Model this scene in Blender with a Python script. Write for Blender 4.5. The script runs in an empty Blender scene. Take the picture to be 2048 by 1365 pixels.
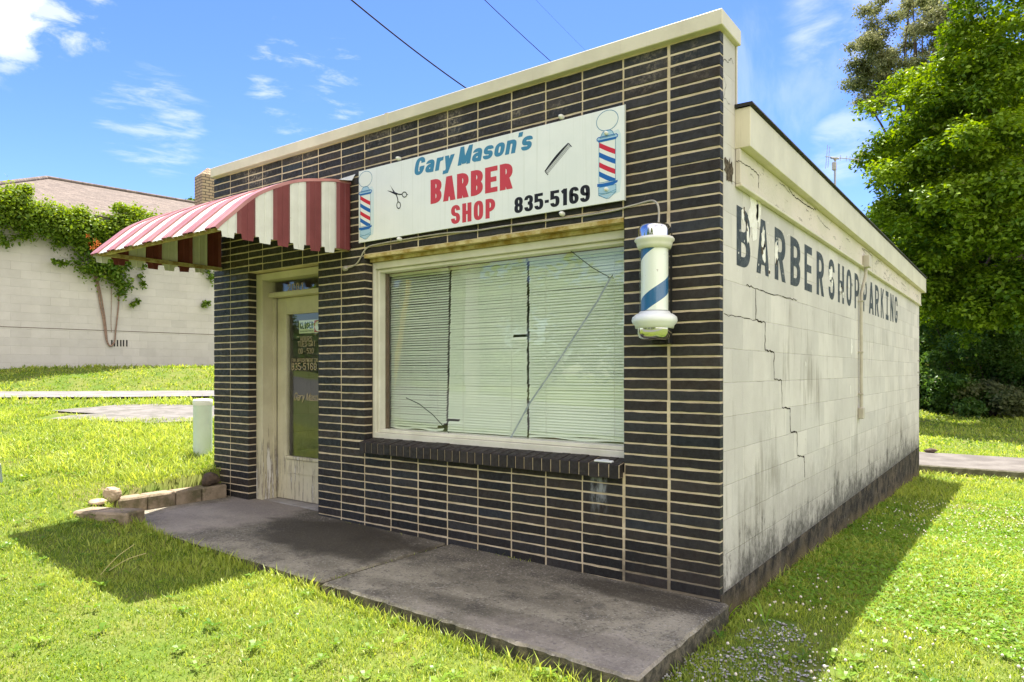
import bpy, math, random
import numpy as np
from mathutils import Vector
random.seed(7); RNG = np.random.default_rng(7)
scene = bpy.context.scene
COL = scene.collection
R = math.radians

# ------------------------------------------------------------------ camera
CAM = np.array([1.404, -3.962, 1.344]); YAW = 36.2158
cd = bpy.data.cameras.new('camera'); cam = bpy.data.objects.new('camera', cd); COL.objects.link(cam)
cam.location = CAM; cam.rotation_euler = (R(90), 0, R(YAW))
cd.sensor_width = 36; cd.lens = 1387/2048*36; cd.shift_y = (743-682.5)/2048
cd.clip_start = .05; cd.clip_end = 2000
scene.camera = cam
# ------------------------------------------------------------------ light
SUN_DIR = Vector((.175, -.335, -1)).normalized()
sd = bpy.data.lights.new('sun', 'SUN'); sd.energy = 5.0; sd.angle = R(.53); sd.color = (1, .94, .84)
so = bpy.data.objects.new('sun', sd); COL.objects.link(so)
so.rotation_euler = SUN_DIR.to_track_quat('-Z', 'Y').to_euler(); so.location = (-5, 10, 30)
scene.view_settings.view_transform = 'Standard'; scene.view_settings.look = 'None'
scene.view_settings.gamma = 1; scene.view_settings.use_curve_mapping = False
scene.view_settings.exposure = 1.55
scene.cycles.max_bounces = 8; scene.cycles.transparent_max_bounces = 12
scene.cycles.sample_clamp_indirect = 6; scene.cycles.use_denoising = True

FW = np.array([-math.sin(R(YAW)), math.cos(R(YAW)), 0]); RT = np.array([math.cos(R(YAW)), math.sin(R(YAW)), 0])
def ray(px, py): return FW + (px-1024)/1387*RT - np.array([0, 0, (py-743)/1387])
def onY(px, py, y=0.): r = ray(px, py); return CAM + r*(y-CAM[1])/r[1]
def onX(px, py, x=0.): r = ray(px, py); return CAM + r*(x-CAM[0])/r[0]
def onZ(px, py, z=0.): r = ray(px, py); return CAM + r*(z-CAM[2])/r[2]
def atD(px, py, d): return CAM + ray(px, py)*d

# ------------------------------------------------------------------ node helpers
class NT:
    def __init__(s, nt): s.t = nt; s.n = nt.nodes; s.l = nt.links
    def new(s, typ, **kw):
        n = s.n.new(typ)
        for k, v in kw.items():
            if k in n.inputs.keys(): s.put(n.inputs[k], v)
            else: setattr(n, k, v)
        return n
    def put(s, sock, v):
        if hasattr(v, 'is_output'): s.l.new(v, sock)
        elif v is not None: sock.default_value = v
    def math(s, op, a, b=None, c=None, clamp=False):
        n = s.n.new('ShaderNodeMath'); n.operation = op; n.use_clamp = clamp
        for i, v in enumerate((a, b, c)):
            if v is not None: s.put(n.inputs[i], v)
        return n.outputs[0]
    def vmath(s, op, a, b=None):
        n = s.n.new('ShaderNodeVectorMath'); n.operation = op
        s.put(n.inputs[0], a)
        if b is not None: s.put(n.inputs[1], b)
        return n.outputs['Value'] if op in ('DOT_PRODUCT', 'LENGTH', 'DISTANCE') else n.outputs[0]
    def ramp(s, f, lo, hi, a=0., b=1.):
        n = s.n.new('ShaderNodeMapRange'); n.interpolation_type = 'SMOOTHSTEP'
        s.put(n.inputs[0], f); n.inputs[1].default_value = lo; n.inputs[2].default_value = hi
        n.inputs[3].default_value = a; n.inputs[4].default_value = b
        return n.outputs[0]
    def noise(s, vec, scale, detail=4, rough=.6, dist=0.):
        n = s.n.new('ShaderNodeTexNoise'); s.put(n.inputs['Vector'], vec)
        n.inputs['Scale'].default_value = scale; n.inputs['Detail'].default_value = detail
        n.inputs['Roughness'].default_value = rough; n.inputs['Distortion'].default_value = dist
        return n.outputs[0]
    def mix(s, f, a, b):
        n = s.n.new('ShaderNodeMix'); n.data_type = 'RGBA'
        s.put(n.inputs[0], f)
        for i, v in ((6, a), (7, b)):
            if isinstance(v, (tuple, list)): v = (*v[:3], 1)
            s.put(n.inputs[i], v)
        return n.outputs[2]
    def scalev(s, vec, sc):
        n = s.n.new('ShaderNodeMapping'); s.put(n.inputs[0], vec); n.inputs['Scale'].default_value = sc
        return n.outputs[0]

# ------------------------------------------------------------------ sky
w = bpy.data.worlds.new('World'); scene.world = w; w.use_nodes = True
N = NT(w.node_tree); bg = w.node_tree.nodes['Background']; bg.inputs[1].default_value = .102
sky = N.new('ShaderNodeTexSky', sky_type='NISHITA', sun_disc=False, sun_elevation=R(69.3), sun_rotation=R(-27.5),
            air_density=1.0, dust_density=.3, ozone_density=4.0, altitude=200)
tc = N.new('ShaderNodeTexCoord'); dirv = tc.outputs['Generated']
clouds = None
def cloud(px, py, rad, scale, stretch, lo, hi, amt, soft=.5):
    """a real patch of cloud in one direction of the sky"""
    global clouds
    d = ray(px, py); d = d/np.linalg.norm(d)
    dist = N.vmath('DISTANCE', dirv, tuple(d))
    m = N.ramp(dist, rad, rad*soft, 0, 1)
    n = N.noise(N.scalev(dirv, stretch), scale, 7, .62, .3)
    v = N.math('MULTIPLY', N.ramp(N.math('ADD', n, N.math('MULTIPLY', m, .22)), lo, hi, 0, amt), m)
    clouds = v if clouds is None else N.math('MAXIMUM', clouds, v)
cloud(-25, 5, .095, 9, (1, 1, 1.6), .55, .66, .97, .25)
cloud(140, 25, .06, 15, (1, 1, 2.2), .62, .82, .6)
cloud(305, 245, .085, 14, (1, 1, 5), .62, .95, .42)
cloud(620, 160, .11, 15, (1, 1, 4), .72, 1.0, .5)
cloud(1700, 25, .10, 7, (1, 1, 2.5), .54, .90, .55)
cloud(1560, 150, .12, 7, (2.2, 1, 1), .60, .95, .2)
cloud(1690, 290, .06, 10, (1, 1, 3), .52, .85, .35)
wide = N.ramp(N.noise(N.scalev(dirv, (1, 1, 3.5)), 3.2, 6, .6, .4), .62, 1.0, 0, .10)
clouds = N.math('MAXIMUM', clouds, wide)
hs = N.new('ShaderNodeHueSaturation', Color=sky.outputs[0], Hue=.519, Saturation=1.24, Value=.90)
skycol = N.mix(clouds, hs.outputs[0], (4.6, 4.7, 4.9))
# added fill light: unseen bright clouds behind the camera, put in to lift shade
back_d = -FW*.80+RT*.25; back_d = back_d+np.array([0, 0, .62]); back_d /= np.linalg.norm(back_d)
fill_bank = N.ramp(N.vmath('DOT_PRODUCT', dirv, tuple(back_d)), .30, .62)
bn_ = N.ramp(N.noise(dirv, 2.4, 6, .6, .3), .34, .52, .25, 1)
skycol = N.mix(N.math('MULTIPLY', fill_bank, bn_), skycol, (7.9, 7.4, 7.0))
w.node_tree.links.new(skycol, bg.inputs[0])

# ------------------------------------------------------------------ materials
def mat(name, color, rough=.7, spec=.3, metal=0., var=None, vscale=6, bump=0., bscale=80, attr=False, coord='Object', trans=0.):
    m = bpy.data.materials.new(name); m.use_nodes = True
    n = NT(m.node_tree); b = m.node_tree.nodes['Principled BSDF']
    b.inputs['Roughness'].default_value = rough; b.inputs['Metallic'].default_value = metal
    b.inputs['Specular IOR Level'].default_value = spec
    tcn = n.new('ShaderNodeTexCoord'); vec = tcn.outputs[coord]
    c = (*color, 1)
    b.inputs['Base Color'].default_value = c
    col = None
    if var:
        f = n.ramp(n.noise(vec, vscale, 6, .62), .35, .65)
        col = n.mix(f, color, var)
    if attr:
        a = n.new('ShaderNodeVertexColor', layer_name='Col')
        mm = n.n.new('ShaderNodeMix'); mm.data_type = 'RGBA'; mm.blend_type = 'MULTIPLY'; mm.inputs[0].default_value = 1
        n.put(mm.inputs[6], col if col is not None else c); n.put(mm.inputs[7], a.outputs[0]); col = mm.outputs[2]
    if col is not None: n.put(b.inputs['Base Color'], col)
    if bump:
        bn = n.new('ShaderNodeBump', Strength=bump, Distance=.01, Height=n.noise(vec, bscale, 5, .65))
        n.put(b.inputs['Normal'], bn.outputs[0])
    m['n'] = 1
    return m
def parts_of(m):
    return NT(m.node_tree), m.node_tree.nodes['Principled BSDF']
def foliage(name, c1, c2, trans=.45, rough=.55):
    m = bpy.data.materials.new(name); m.use_nodes = True; n = NT(m.node_tree)
    m.node_tree.nodes.remove(m.node_tree.nodes['Principled BSDF'])
    a = n.new('ShaderNodeVertexColor', layer_name='Col')
    sp = n.new('ShaderNodeSeparateColor', Color=a.outputs[0])
    col = n.mix(sp.outputs[0], c1, c2)
    col = n.mix(sp.outputs[1], col, (.30, .24, .10))
    d = n.new('ShaderNodeBsdfDiffuse', Color=col)
    hv = n.new('ShaderNodeHueSaturation', Color=col, Hue=.485, Saturation=1.1, Value=1.35)
    t = n.new('ShaderNodeBsdfTranslucent', Color=hv.outputs[0])
    mx = n.new('ShaderNodeMixShader'); mx.inputs[0].default_value = trans
    n.l.new(d.outputs[0], mx.inputs[1]); n.l.new(t.outputs[0], mx.inputs[2])
    g = n.new('ShaderNodeBsdfGlossy'); g.inputs['Roughness'].default_value = rough*.7; g.inputs['Color'].default_value = (1, 1, 1, 1)
    m2 = n.new('ShaderNodeMixShader'); m2.inputs[0].default_value = .014
    n.l.new(mx.outputs[0], m2.inputs[1]); n.l.new(g.outputs[0], m2.inputs[2])
    n.l.new(m2.outputs[0], m.node_tree.nodes['Material Output'].inputs[0])
    return m

# ------------------------------------------------------------------ mesh builder
class MB:
    def __init__(s): s.v = []; s.f = []; s.m = []; s.c = []; s.smooth = []
    def add(s, verts, faces, mi=0, col=None, smooth=False):
        o = len(s.v); s.v += [tuple(map(float, p)) for p in verts]
        for f in faces: s.f.append([i+o for i in f]); s.m.append(mi); s.smooth.append(smooth)
        s.c += [col if col is not None else (1, 1, 1)]*len(verts)
        return s
    def box(s, x0, x1, y0, y1, z0, z1, mi=0, col=None, bev=0.):
        if x1 < x0: x0, x1 = x1, x0
        if y1 < y0: y0, y1 = y1, y0
        if z1 < z0: z0, z1 = z1, z0
        if bev <= 0:
            v = [(x, y, z) for x in (x0, x1) for y in (y0, y1) for z in (z0, z1)]
            return s.add(v, [(0, 1, 3, 2), (4, 6, 7, 5), (0, 4, 5, 1), (2, 3, 7, 6), (0, 2, 6, 4), (1, 5, 7, 3)], mi, col)
        b = bev; v = []; ax = ((x0, x1), (y0, y1), (z0, z1)); idx = {}
        for sx in (0, 1):
            for sy in (0, 1):
                for sz in (0, 1):
                    for k in range(3):
                        p = [ax[0][sx], ax[1][sy], ax[2][sz]]
                        for j in range(3):
                            if j != k: p[j] += b*(1, -1)[(sx, sy, sz)[j]]
                        idx[(sx, sy, sz, k)] = len(v); v.append(p)
        f = []
        def q(keys): f.append([idx[k] for k in keys])
        for a, bb, c in ((0, 1, 2), (1, 2, 0), (2, 0, 1)):
            for sa in (0, 1):
                ks = []
                for (u, t) in ((0, 0), (1, 0), (1, 1), (0, 1)):
                    d = [0, 0, 0]; d[a] = sa; d[bb] = u; d[c] = t; ks.append((*d, a))
                if not sa: ks.reverse()
                q(ks)
            for u in (0, 1):
                for t in (0, 1):
                    d0 = [0, 0, 0]; d0[bb] = u; d0[c] = t; d1 = list(d0); d1[a] = 1
                    ks = [(*d0, bb), (*d1, bb), (*d1, c), (*d0, c)]
                    if u != t: ks.reverse()
                    q(ks)
        for sx in (0, 1):
            for sy in (0, 1):
                for sz in (0, 1):
                    ks = [(sx, sy, sz, 0), (sx, sy, sz, 1), (sx, sy, sz, 2)]
                    if (sx+sy+sz) % 2 == 0: ks.reverse()
                    q(ks)
        return s.add(v, f, mi, col)
    def tube(s, pts, r, n=8, mi=0, caps=True, smooth=True, col=None):
        pts = [np.array(p, float) for p in pts]; rs = r if hasattr(r, '__len__') else [r]*len(pts)
        v = []; f = []; u = None
        for i, p in enumerate(pts):
            t = (pts[min(i+1, len(pts)-1)] - pts[max(i-1, 0)]); t /= np.linalg.norm(t)+1e-12
            if u is None:
                a = np.array([0, 0, 1.]) if abs(t[2]) < .9 else np.array([1., 0, 0]); u = np.cross(t, a)
            u = u - t*(u@t); u /= np.linalg.norm(u); w_ = np.cross(t, u)
            for k in range(n):
                an = 2*math.pi*k/n; v.append(p + rs[i]*(math.cos(an)*u + math.sin(an)*w_))
        for i in range(len(pts)-1):
            for k in range(n): f.append((i*n+k, i*n+(k+1) % n, (i+1)*n+(k+1) % n, (i+1)*n+k))
        s.add(v, f, mi, col, smooth)
        if caps:
            s.add(v[:n], [tuple(reversed(range(n)))], mi, col); s.add(v[-n:], [tuple(range(n))], mi, col)
        return s
    def lathe(s, prof, cx, cy, n=32, mi=0, smooth=True, a0=0, a1=2*math.pi):
        full = abs(a1-a0-2*math.pi) < 1e-6; v = []; f = []; c = n if full else n+1
        for (r, z) in prof:
            for k in range(c):
                an = a0+(a1-a0)*k/n; v.append((cx+r*math.cos(an), cy+r*math.sin(an), z))
        for i in range(len(prof)-1):
            for k in range(n):
                k2 = (k+1) % c
                f.append((i*c+k, i*c+k2, (i+1)*c+k2, (i+1)*c+k))
        return s.add(v, f, mi, None, smooth)
    def build(s, name, mats, parent=None, smooth=None):
        if not isinstance(mats, (list, tuple)): mats = [mats]
        off = np.array(parent_world(parent)) if parent else np.zeros(3)
        V = np.array(s.v, float)-off
        me = bpy.data.meshes.new(name); me.from_pydata(V.tolist(), [], s.f)
        for m in mats: me.materials.append(m)
        me.polygons.foreach_set('material_index', s.m)
        me.polygons.foreach_set('use_smooth', s.smooth if smooth is None else [smooth]*len(s.f))
        if any(c != (1, 1, 1) for c in s.c):
            a = me.color_attributes.new('Col', 'FLOAT_COLOR', 'POINT')
            a.data.foreach_set('color', np.array([(*c, 1) for c in s.c], np.float32).ravel())
        me.update()
        o = bpy.data.objects.new(name, me); COL.objects.link(o)
        if parent: o.parent = parent
        return o
def parent_world(p):
    l = np.zeros(3)
    while p is not None: l += np.array(p.location); p = p.parent
    return l
def thing(name, label, cat, loc=(0, 0, 0), group=None):
    o = bpy.data.objects.new(name, None); COL.objects.link(o); o.location = loc; o.empty_display_size = .2
    return tag(o, label, cat, group)
def tag(o, label, cat, group=None):
    o['label'] = label; o['category'] = cat
    if group: o['group'] = group
    return o
def struct(o): o['kind'] = 'structure'; return o
def stuff(o): o['kind'] = 'stuff'; return o
def npmesh(name, V, F, mats, col=None, smooth=False, mi=None, parent=None):
    """V (n,3), F list of arrays each (m,k)"""
    off = parent_world(parent) if parent else np.zeros(3)
    me = bpy.data.meshes.new(name)
    loops = np.concatenate([f.ravel() for f in F]).astype(np.int32)
    tot = np.concatenate([np.full(len(f), f.shape[1]) for f in F]).astype(np.int32)
    me.vertices.add(len(V)); me.vertices.foreach_set('co', (V-off).astype(np.float32).ravel())
    me.loops.add(len(loops)); me.loops.foreach_set('vertex_index', loops)
    me.polygons.add(len(tot)); me.polygons.foreach_set('loop_start', np.concatenate([[0], np.cumsum(tot)[:-1]]).astype(np.int32))
    me.polygons.foreach_set('loop_total', tot)
    for m in (mats if isinstance(mats, (list, tuple)) else [mats]): me.materials.append(m)
    if mi is not None: me.polygons.foreach_set('material_index', mi)
    me.polygons.foreach_set('use_smooth', np.full(len(tot), smooth))
    if col is not None:
        a = me.color_attributes.new('Col', 'FLOAT_COLOR', 'POINT')
        a.data.foreach_set('color', np.concatenate([col, np.ones((len(V), 1))], 1).astype(np.float32).ravel())
    me.update(calc_edges=True); me.validate()
    o = bpy.data.objects.new(name, me); COL.objects.link(o)
    if parent: o.parent = parent
    return o

# ------------------------------------------------------------------ lettering
def rp(pts, closed=False):
    out = []; n = len(pts)
    for i, p in enumerate(pts):
        if len(p) < 3 or (not closed and i in (0, n-1)): out.append((p[0], p[1])); continue
        a = np.array(p[:2]); b = np.array(pts[i-1][:2]); c = np.array(pts[(i+1) % n][:2]); r = p[2]
        r1 = min(r, np.linalg.norm(b-a)*.5 if (closed or i-1 > 0) else np.linalg.norm(b-a))
        r2 = min(r, np.linalg.norm(c-a)*.5 if (closed or i+1 < n-1) else np.linalg.norm(c-a))
        p0 = a+(b-a)/np.linalg.norm(b-a)*r1; p2 = a+(c-a)/np.linalg.norm(c-a)*r2
        for t in np.linspace(0, 1, 7): out.append(tuple((1-t)**2*p0+2*t*(1-t)*a+t*t*p2))
    res = [out[0]]
    for p in out[1:]:
        if math.hypot(p[0]-res[-1][0], p[1]-res[-1][1]) > 1e-4: res.append(p)
    if closed and math.hypot(res[0][0]-res[-1][0], res[0][1]-res[-1][1]) < 1e-4: res.pop()
    return res
def ribbon(pts, closed, wv, wh):
    """outline of an elliptical pen (wv wide, wh high) drawn along a path"""
    P = [np.array(p) for p in pts]; n = len(P); Lf, Rg = [], []
    def off(nn): a_, b_ = wv/2, wh/2; return np.array([a_*a_*nn[0], b_*b_*nn[1]])/(math.hypot(a_*nn[0], b_*nn[1])+1e-12)
    for i in range(n):
        tin = P[i]-P[i-1] if (i > 0 or closed) else None
        tout = P[(i+1) % n]-P[i] if (i < n-1 or closed) else None
        if tin is None or tout is None:
            t = tout if tin is None else tin; t = t/(np.linalg.norm(t)+1e-9); nn = np.array([-t[1], t[0]]); o = off(nn)
            if abs(t[1]) > .6: o = np.array([(o@nn)/nn[0], 0])
            else: o = nn*(o@nn)
            Lf.append(P[i]+o); Rg.append(P[i]-o)
        else:
            t1 = tin/(np.linalg.norm(tin)+1e-9); t2 = tout/(np.linalg.norm(tout)+1e-9); n1 = np.array([-t1[1], t1[0]]); n2 = np.array([-t2[1], t2[0]])
            if n1@n2 > .8: m = n1+n2; m /= np.linalg.norm(m); o = off(m)
            else:
                h1, h2 = off(n1)@n1, off(n2)@n2
                try: o = np.linalg.solve(np.array([n1, n2]), np.array([h1, h2]))
                except np.linalg.LinAlgError: o = n1*h1
                k = np.linalg.norm(o); lim = 1.6*max(wv, wh)
                if k > lim: o = o*lim/k
            Lf.append(P[i]+o); Rg.append(P[i]-o)
    return Lf, Rg
def glyph(ch, W, wv, wh):
    a, b = wv/2, wh/2; L, Rr, B, T, M = a, W-a, b, 1-b, .5; r = .32*min(1, W*1.4); k = .2
    X = .72; XT = X-b
    G = {
     'A': [([(a*.8, 0), (W/2-a*.1, 1)], 0), ([(W-a*.8, 0), (W/2+a*.1, 1)], 0), ([(W*.25, .26), (W*.75, .26)], 0)],
     'B': [([(L, 0), (L, 1)], 0), ([(L, T), (Rr, T, r), (Rr, M+.01, r), (L, M+.01)], 0), ([(L, M), (Rr, M, r), (Rr, B, r), (L, B)], 0)],
     'C': [([(Rr, .66), (Rr, T, r), (L, T, r), (L, B, r), (Rr, B, r), (Rr, .34)], 0)],
     'D': [([(L, 0), (L, 1)], 0), ([(L, T), (Rr, T, r), (Rr, B, r), (L, B)], 0)],
     'E': [([(L, 0), (L, 1)], 0), ([(L, T), (W, T)], 0), ([(L, M), (W*.92, M)], 0), ([(L, B), (W, B)], 0)],
     'F': [([(L, 0), (L, 1)], 0), ([(L, T), (W, T)], 0), ([(L, M), (W*.92, M)], 0)],
     'G': [([(Rr, .66), (Rr, T, r), (L, T, r), (L, B, r), (Rr, B, r), (Rr, .48)], 0), ([(W*.5, .47-b), (W, .47-b)], 0)],
     'H': [([(L, 0), (L, 1)], 0), ([(Rr, 0), (Rr, 1)], 0), ([(L, M), (Rr, M)], 0)],
     'I': [([(W/2, 0), (W/2, 1)], 0), ([(0, T), (W, T)], 0), ([(0, B), (W, B)], 0)],
     'K': [([(L, 0), (L, 1)], 0), ([(Rr, 1), (L+a*.6, .45)], 0), ([(Rr, 0), (W*.45, .58)], 0)],
     'L': [([(L, 0), (L, 1)], 0), ([(L, B), (W, B)], 0)],
     'M': [([(L, 0), (L, 1)], 0), ([(Rr, 0), (Rr, 1)], 0), ([(L, .98), (W/2, .05)], 0), ([(Rr, .98), (W/2, .05)], 0)],
     'N': [([(L, 0), (L, 1)], 0), ([(Rr, 0), (Rr, 1)], 0), ([(L, .97), (Rr, .03)], 0)],
     'O': [([(L, B, r), (Rr, B, r), (Rr, T, r), (L, T, r)], 1)],
     'P': [([(L, 0), (L, 1)], 0), ([(L, T), (Rr, T, r), (Rr, .43, r), (L, .43)], 0)],
     'R': [([(L, 0), (L, 1)], 0), ([(L, T), (Rr, T, r), (Rr, .47, r), (L, .47)], 0), ([(W*.5, .47), (Rr, 0)], 0)],
     'S': [([(Rr, .70), (Rr, T, r), (L, T, r), (L, .52, r*.7), (Rr, .48, r*.7), (Rr, B, r), (L, B, r), (L, .30)], 0)],
     'T': [([(W/2, 0), (W/2, 1)], 0), ([(0, T), (W, T)], 0)],
     'U': [([(L, 1), (L, B, r), (Rr, B, r), (Rr, 1)], 0)],
     '0': [([(L, B, r), (Rr, B, r), (Rr, T, r), (L, T, r)], 1)],
     '1': [([(W*.62, 0), (W*.62, 1)], 0), ([(W*.1, .8), (W*.62, .93)], 0)],
     '2': [([(L, .68), (L, T, r), (Rr, T, r), (Rr, .55, r), (L, B), (W, B)], 0)],
     '3': [([(L, .72), (L, T, r), (Rr, T, r), (Rr, .52, k), (W*.4, .52)], 0), ([(W*.4, .5), (Rr, .5, k), (Rr, B, r), (L, B, r), (L, .28)], 0)],
     '5': [([(W*.95, T), (L, T), (L, .56), (Rr, .6, r), (Rr, B, r), (L, B, r), (L, .26)], 0)],
     '6': [([(Rr, .74), (Rr, T, r), (L, T, r), (L, B, r), (Rr, B, r), (Rr, .55, r), (L, .55)], 0)],
     '8': [([(L+.01, M, r*.8), (Rr-.01, M, r*.8), (Rr-.01, T, r), (L+.01, T, r)], 1), ([(L, B, r), (Rr, B, r), (Rr, M, r*.8), (L, M, r*.8)], 1)],
     '9': [([(L, .26), (L, B, r), (Rr, B, r), (Rr, T, r), (L, T, r), (L, .45, r), (Rr, .45)], 0)],
     '-': [([(0, .42), (W, .42)], 0)], '.': [([(W/2, 0), (W/2, wh)], 0)], ':': [([(W/2, .15), (W/2, .15+wh)], 0), ([(W/2, .6), (W/2, .6+wh)], 0)],
     "'": [([(W/2, 1), (W*.45, .76)], 0)],
     'a': [([(L, X*.72), (L, XT, k), (Rr, XT, k), (Rr, 0)], 0), ([(Rr, X*.56), (L, X*.52, k), (L, B, k), (Rr, B+.02)], 0)],
     'r': [([(L, 0), (L, X)], 0), ([(L, X*.72), (W*.55, XT, k), (W, XT)], 0)],
     'y': [([(a*.8, X), (W*.5, .02)], 0), ([(W-a*.8, X), (W*.42, -.17), (0, -.18)], 0)],
     's': [([(Rr, X*.7), (Rr, XT, k), (L, XT, k), (L, X*.52, k*.6), (Rr, X*.46, k*.6), (Rr, B, k), (L, B, k), (L, X*.3)], 0)],
     'o': [([(L, B, k), (Rr, B, k), (Rr, XT, k), (L, XT, k)], 1)],
     'n': [([(L, 0), (L, X)], 0), ([(L, X*.75), (L+.02, XT, k), (Rr, XT, k), (Rr, 0)], 0)],
    }
    return G[ch]
def put_glyph(mb, ch, P, W, wv, wh, mi=0, lift=.00015, skew=0.):
    """P(u,v,h) -> world point; u along, v up (both in glyph heights), h off the surface"""
    for i, (pts, cl) in enumerate(glyph(ch, W, wv, wh)):
        pp = rp(pts, bool(cl)); Lf, Rg = ribbon(pp, bool(cl), wv, wh); n = len(pp)
        h = lift*(i+1)
        v = [P(p[0]+skew*p[1], p[1], h) for p in Lf] + [P(p[0]+skew*p[1], p[1], h) for p in Rg]
        f = [(j, (j+1) % n, n+(j+1) % n, n+j) for j in range(n if cl else n-1)]
        mb.add(v, [tuple(reversed(q)) for q in f], mi)
def text(mb, s, P, W, wv, wh, gap, widths={}, skew=0., mi=0, lift=.0002):
    u = 0
    for ch in s:
        if ch == ' ': u += W*.55; continue
        wd = W*widths.get(ch, 1)
        put_glyph(mb, ch, lambda a, b, h, u=u: P(u+a, b, h), wd, wv, wh, mi, lift, skew); u += wd+gap
    return u-gap
def poly2(mb, pts, P, mi=0, h=.0003):
    mb.add([P(x, y, h) for x, y in pts], [tuple(range(len(pts)))], mi)
def ring2(mb, pts, P, wd, closed=True, mi=0, h=.0006):
    Lf, Rg = ribbon(pts, closed, wd, wd); n = len(pts)
    v = [P(*p, h) for p in Lf]+[P(*p, h) for p in Rg]
    mb.add(v, [(n+j, n+(j+1) % n, (j+1) % n, j) for j in range(n if closed else n-1)], mi)
# ------------------------------------------------------------------ terrain
def sstep(a, b, x): t = np.clip((x-a)/(b-a), 0, 1); return t*t*(3-2*t)
LS = [-50, 1.2, 2.3, 3.3, 4.4, 7, 9.7, 10.0, 12.4, 13.6, 14.8, 80]
LZ = [0, 0, .05, .2, .33, .58, .75, .76, .80, 1.12, 1.34, 1.36]
def ground(x, y):
    x = np.asarray(x, float); y = np.asarray(y, float)
    s = -.73*x+.68*y
    front = -.09-.034*np.clip(x, -5.5, 0)-.05*sstep(-1.6, -6, y)
    back = -.037*np.clip(y, 0, 12)*sstep(-4, -1, x)
    z = front+back+np.interp(s, LS, LZ)*(1-sstep(-5.1, -3.2, x))
    under = (x > -5.15) & (x < .05) & (y > -1.12)
    return np.where(under, np.minimum(z, -.13), z)
gx = np.unique(np.concatenate([np.linspace(-160, -30, 14), np.linspace(-30, -8, 45), np.linspace(-8, 5, 90), np.linspace(5, 30, 26), np.linspace(30, 160, 14)]))
gy = np.unique(np.concatenate([np.linspace(-160, -20, 15), np.linspace(-20, -5, 20), np.linspace(-5, 12, 90), np.linspace(12, 50, 40), np.linspace(50, 220, 16)]))
GX, GY = np.meshgrid(gx, gy); GZ = ground(GX, GY)-.012
nx, ny = len(gx), len(gy)
ii = np.arange(nx*ny).reshape(ny, nx)
quads = np.stack([ii[:-1, :-1], ii[:-1, 1:], ii[1:, 1:], ii[1:, :-1]], -1).reshape(-1, 4)
M_lawn = mat('lawn_soil', (.085, .135, .02), .95, .1, var=(.14, .155, .038), vscale=2.2, bump=.6, bscale=35)
n, b = parts_of(M_lawn)
tcn = n.new('ShaderNodeTexCoord'); pos = tcn.outputs['Object']
dirt = n.ramp(n.noise(pos, .9, 6, .65), .60, .72)
base = b.inputs['Base Color'].links[0].from_socket
n.put(b.inputs['Base Color'], n.mix(dirt, base, (.20, .14, .085)))
lawn = struct(npmesh('lawn', np.stack([GX, GY, GZ], -1).reshape(-1, 3), [quads], M_lawn, smooth=True))

# road across the street (seen only mirrored in the glass)
M_asph = mat('asphalt', (.10, .10, .10), .9, .2, var=(.14, .14, .135), vscale=3, bump=.3)
mb = MB(); 
xs = np.linspace(-90, 60, 31)
for x0, x1 in zip(xs[:-1], xs[1:]):
    z0 = float(ground(x0, -9))+.02; z1 = float(ground(x1, -9))+.02
    mb.add([(x0, -16.5, z0), (x1, -16.5, z1), (x1, -8.2, z1), (x0, -8.2, z0)], [(0, 1, 2, 3)])
struct(mb.build('road', M_asph))
# driveway up the slope at the left
M_drive = mat('driveway_concrete', (.20, .192, .19), .9, .2, var=(.15, .145, .14), vscale=2.5, bump=.2)
mb = MB(); t_ = np.array([.68, .73]); n_ = np.array([-.73, .68])
tt = np.linspace(-22, 12, 60); prev = None
for k, q in enumerate(tt):
    for s0, s1 in ((9.95, 11.0), (11.0, 12.35)):
        pass
def strip(s0, s1, t0, t1, nn, lift, wob=0.):
    mb = MB(); v = []; m = 5
    for i, q in enumerate(np.linspace(t0, t1, nn)):
        for j in range(m):
            s = s0+(s1-s0)*j/(m-1)+(wob*math.sin(q*2.1+j)*(1 if j in (0,) else .3))
            p = n_*s+t_*q; v.append((p[0], p[1], float(ground(p[0], p[1]))+lift))
    f = [(i*m+j, (i+1)*m+j, (i+1)*m+j+1, i*m+j+1) for i in range(nn-1) for j in range(m-1)]
    mb.add(v, f); return mb
struct(strip(9.95, 12.4, -25, 6, 80, .03, .05).build('driveway', M_drive))
# rough concrete apron beside the driveway
M_apron = mat('worn_apron', (.20, .185, .175), .95, .1, var=(.13, .125, .11), vscale=4, bump=.6, bscale=25)
mb = MB(); pts = []
c0 = onZ(370, 823, .72)
c0 = atD(395, 822, 10.7)
for k in range(26):
    a = 2*math.pi*k/26; rr = 1+.22*math.sin(3*a+1)+.12*math.sin(7*a)
    q = np.array([c0[0], c0[1]])+t_*math.cos(a)*2.1*rr+n_*math.sin(a)*.95*rr
    pts.append((q[0], q[1], float(ground(q[0], q[1]))+.012))
mb.add(pts+[(c0[0], c0[1], float(ground(c0[0], c0[1]))+.02)], [(k, (k+1) % 26, 26) for k in range(26)])
APRON = c0
struct(mb.build('apron', M_apron))
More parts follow.
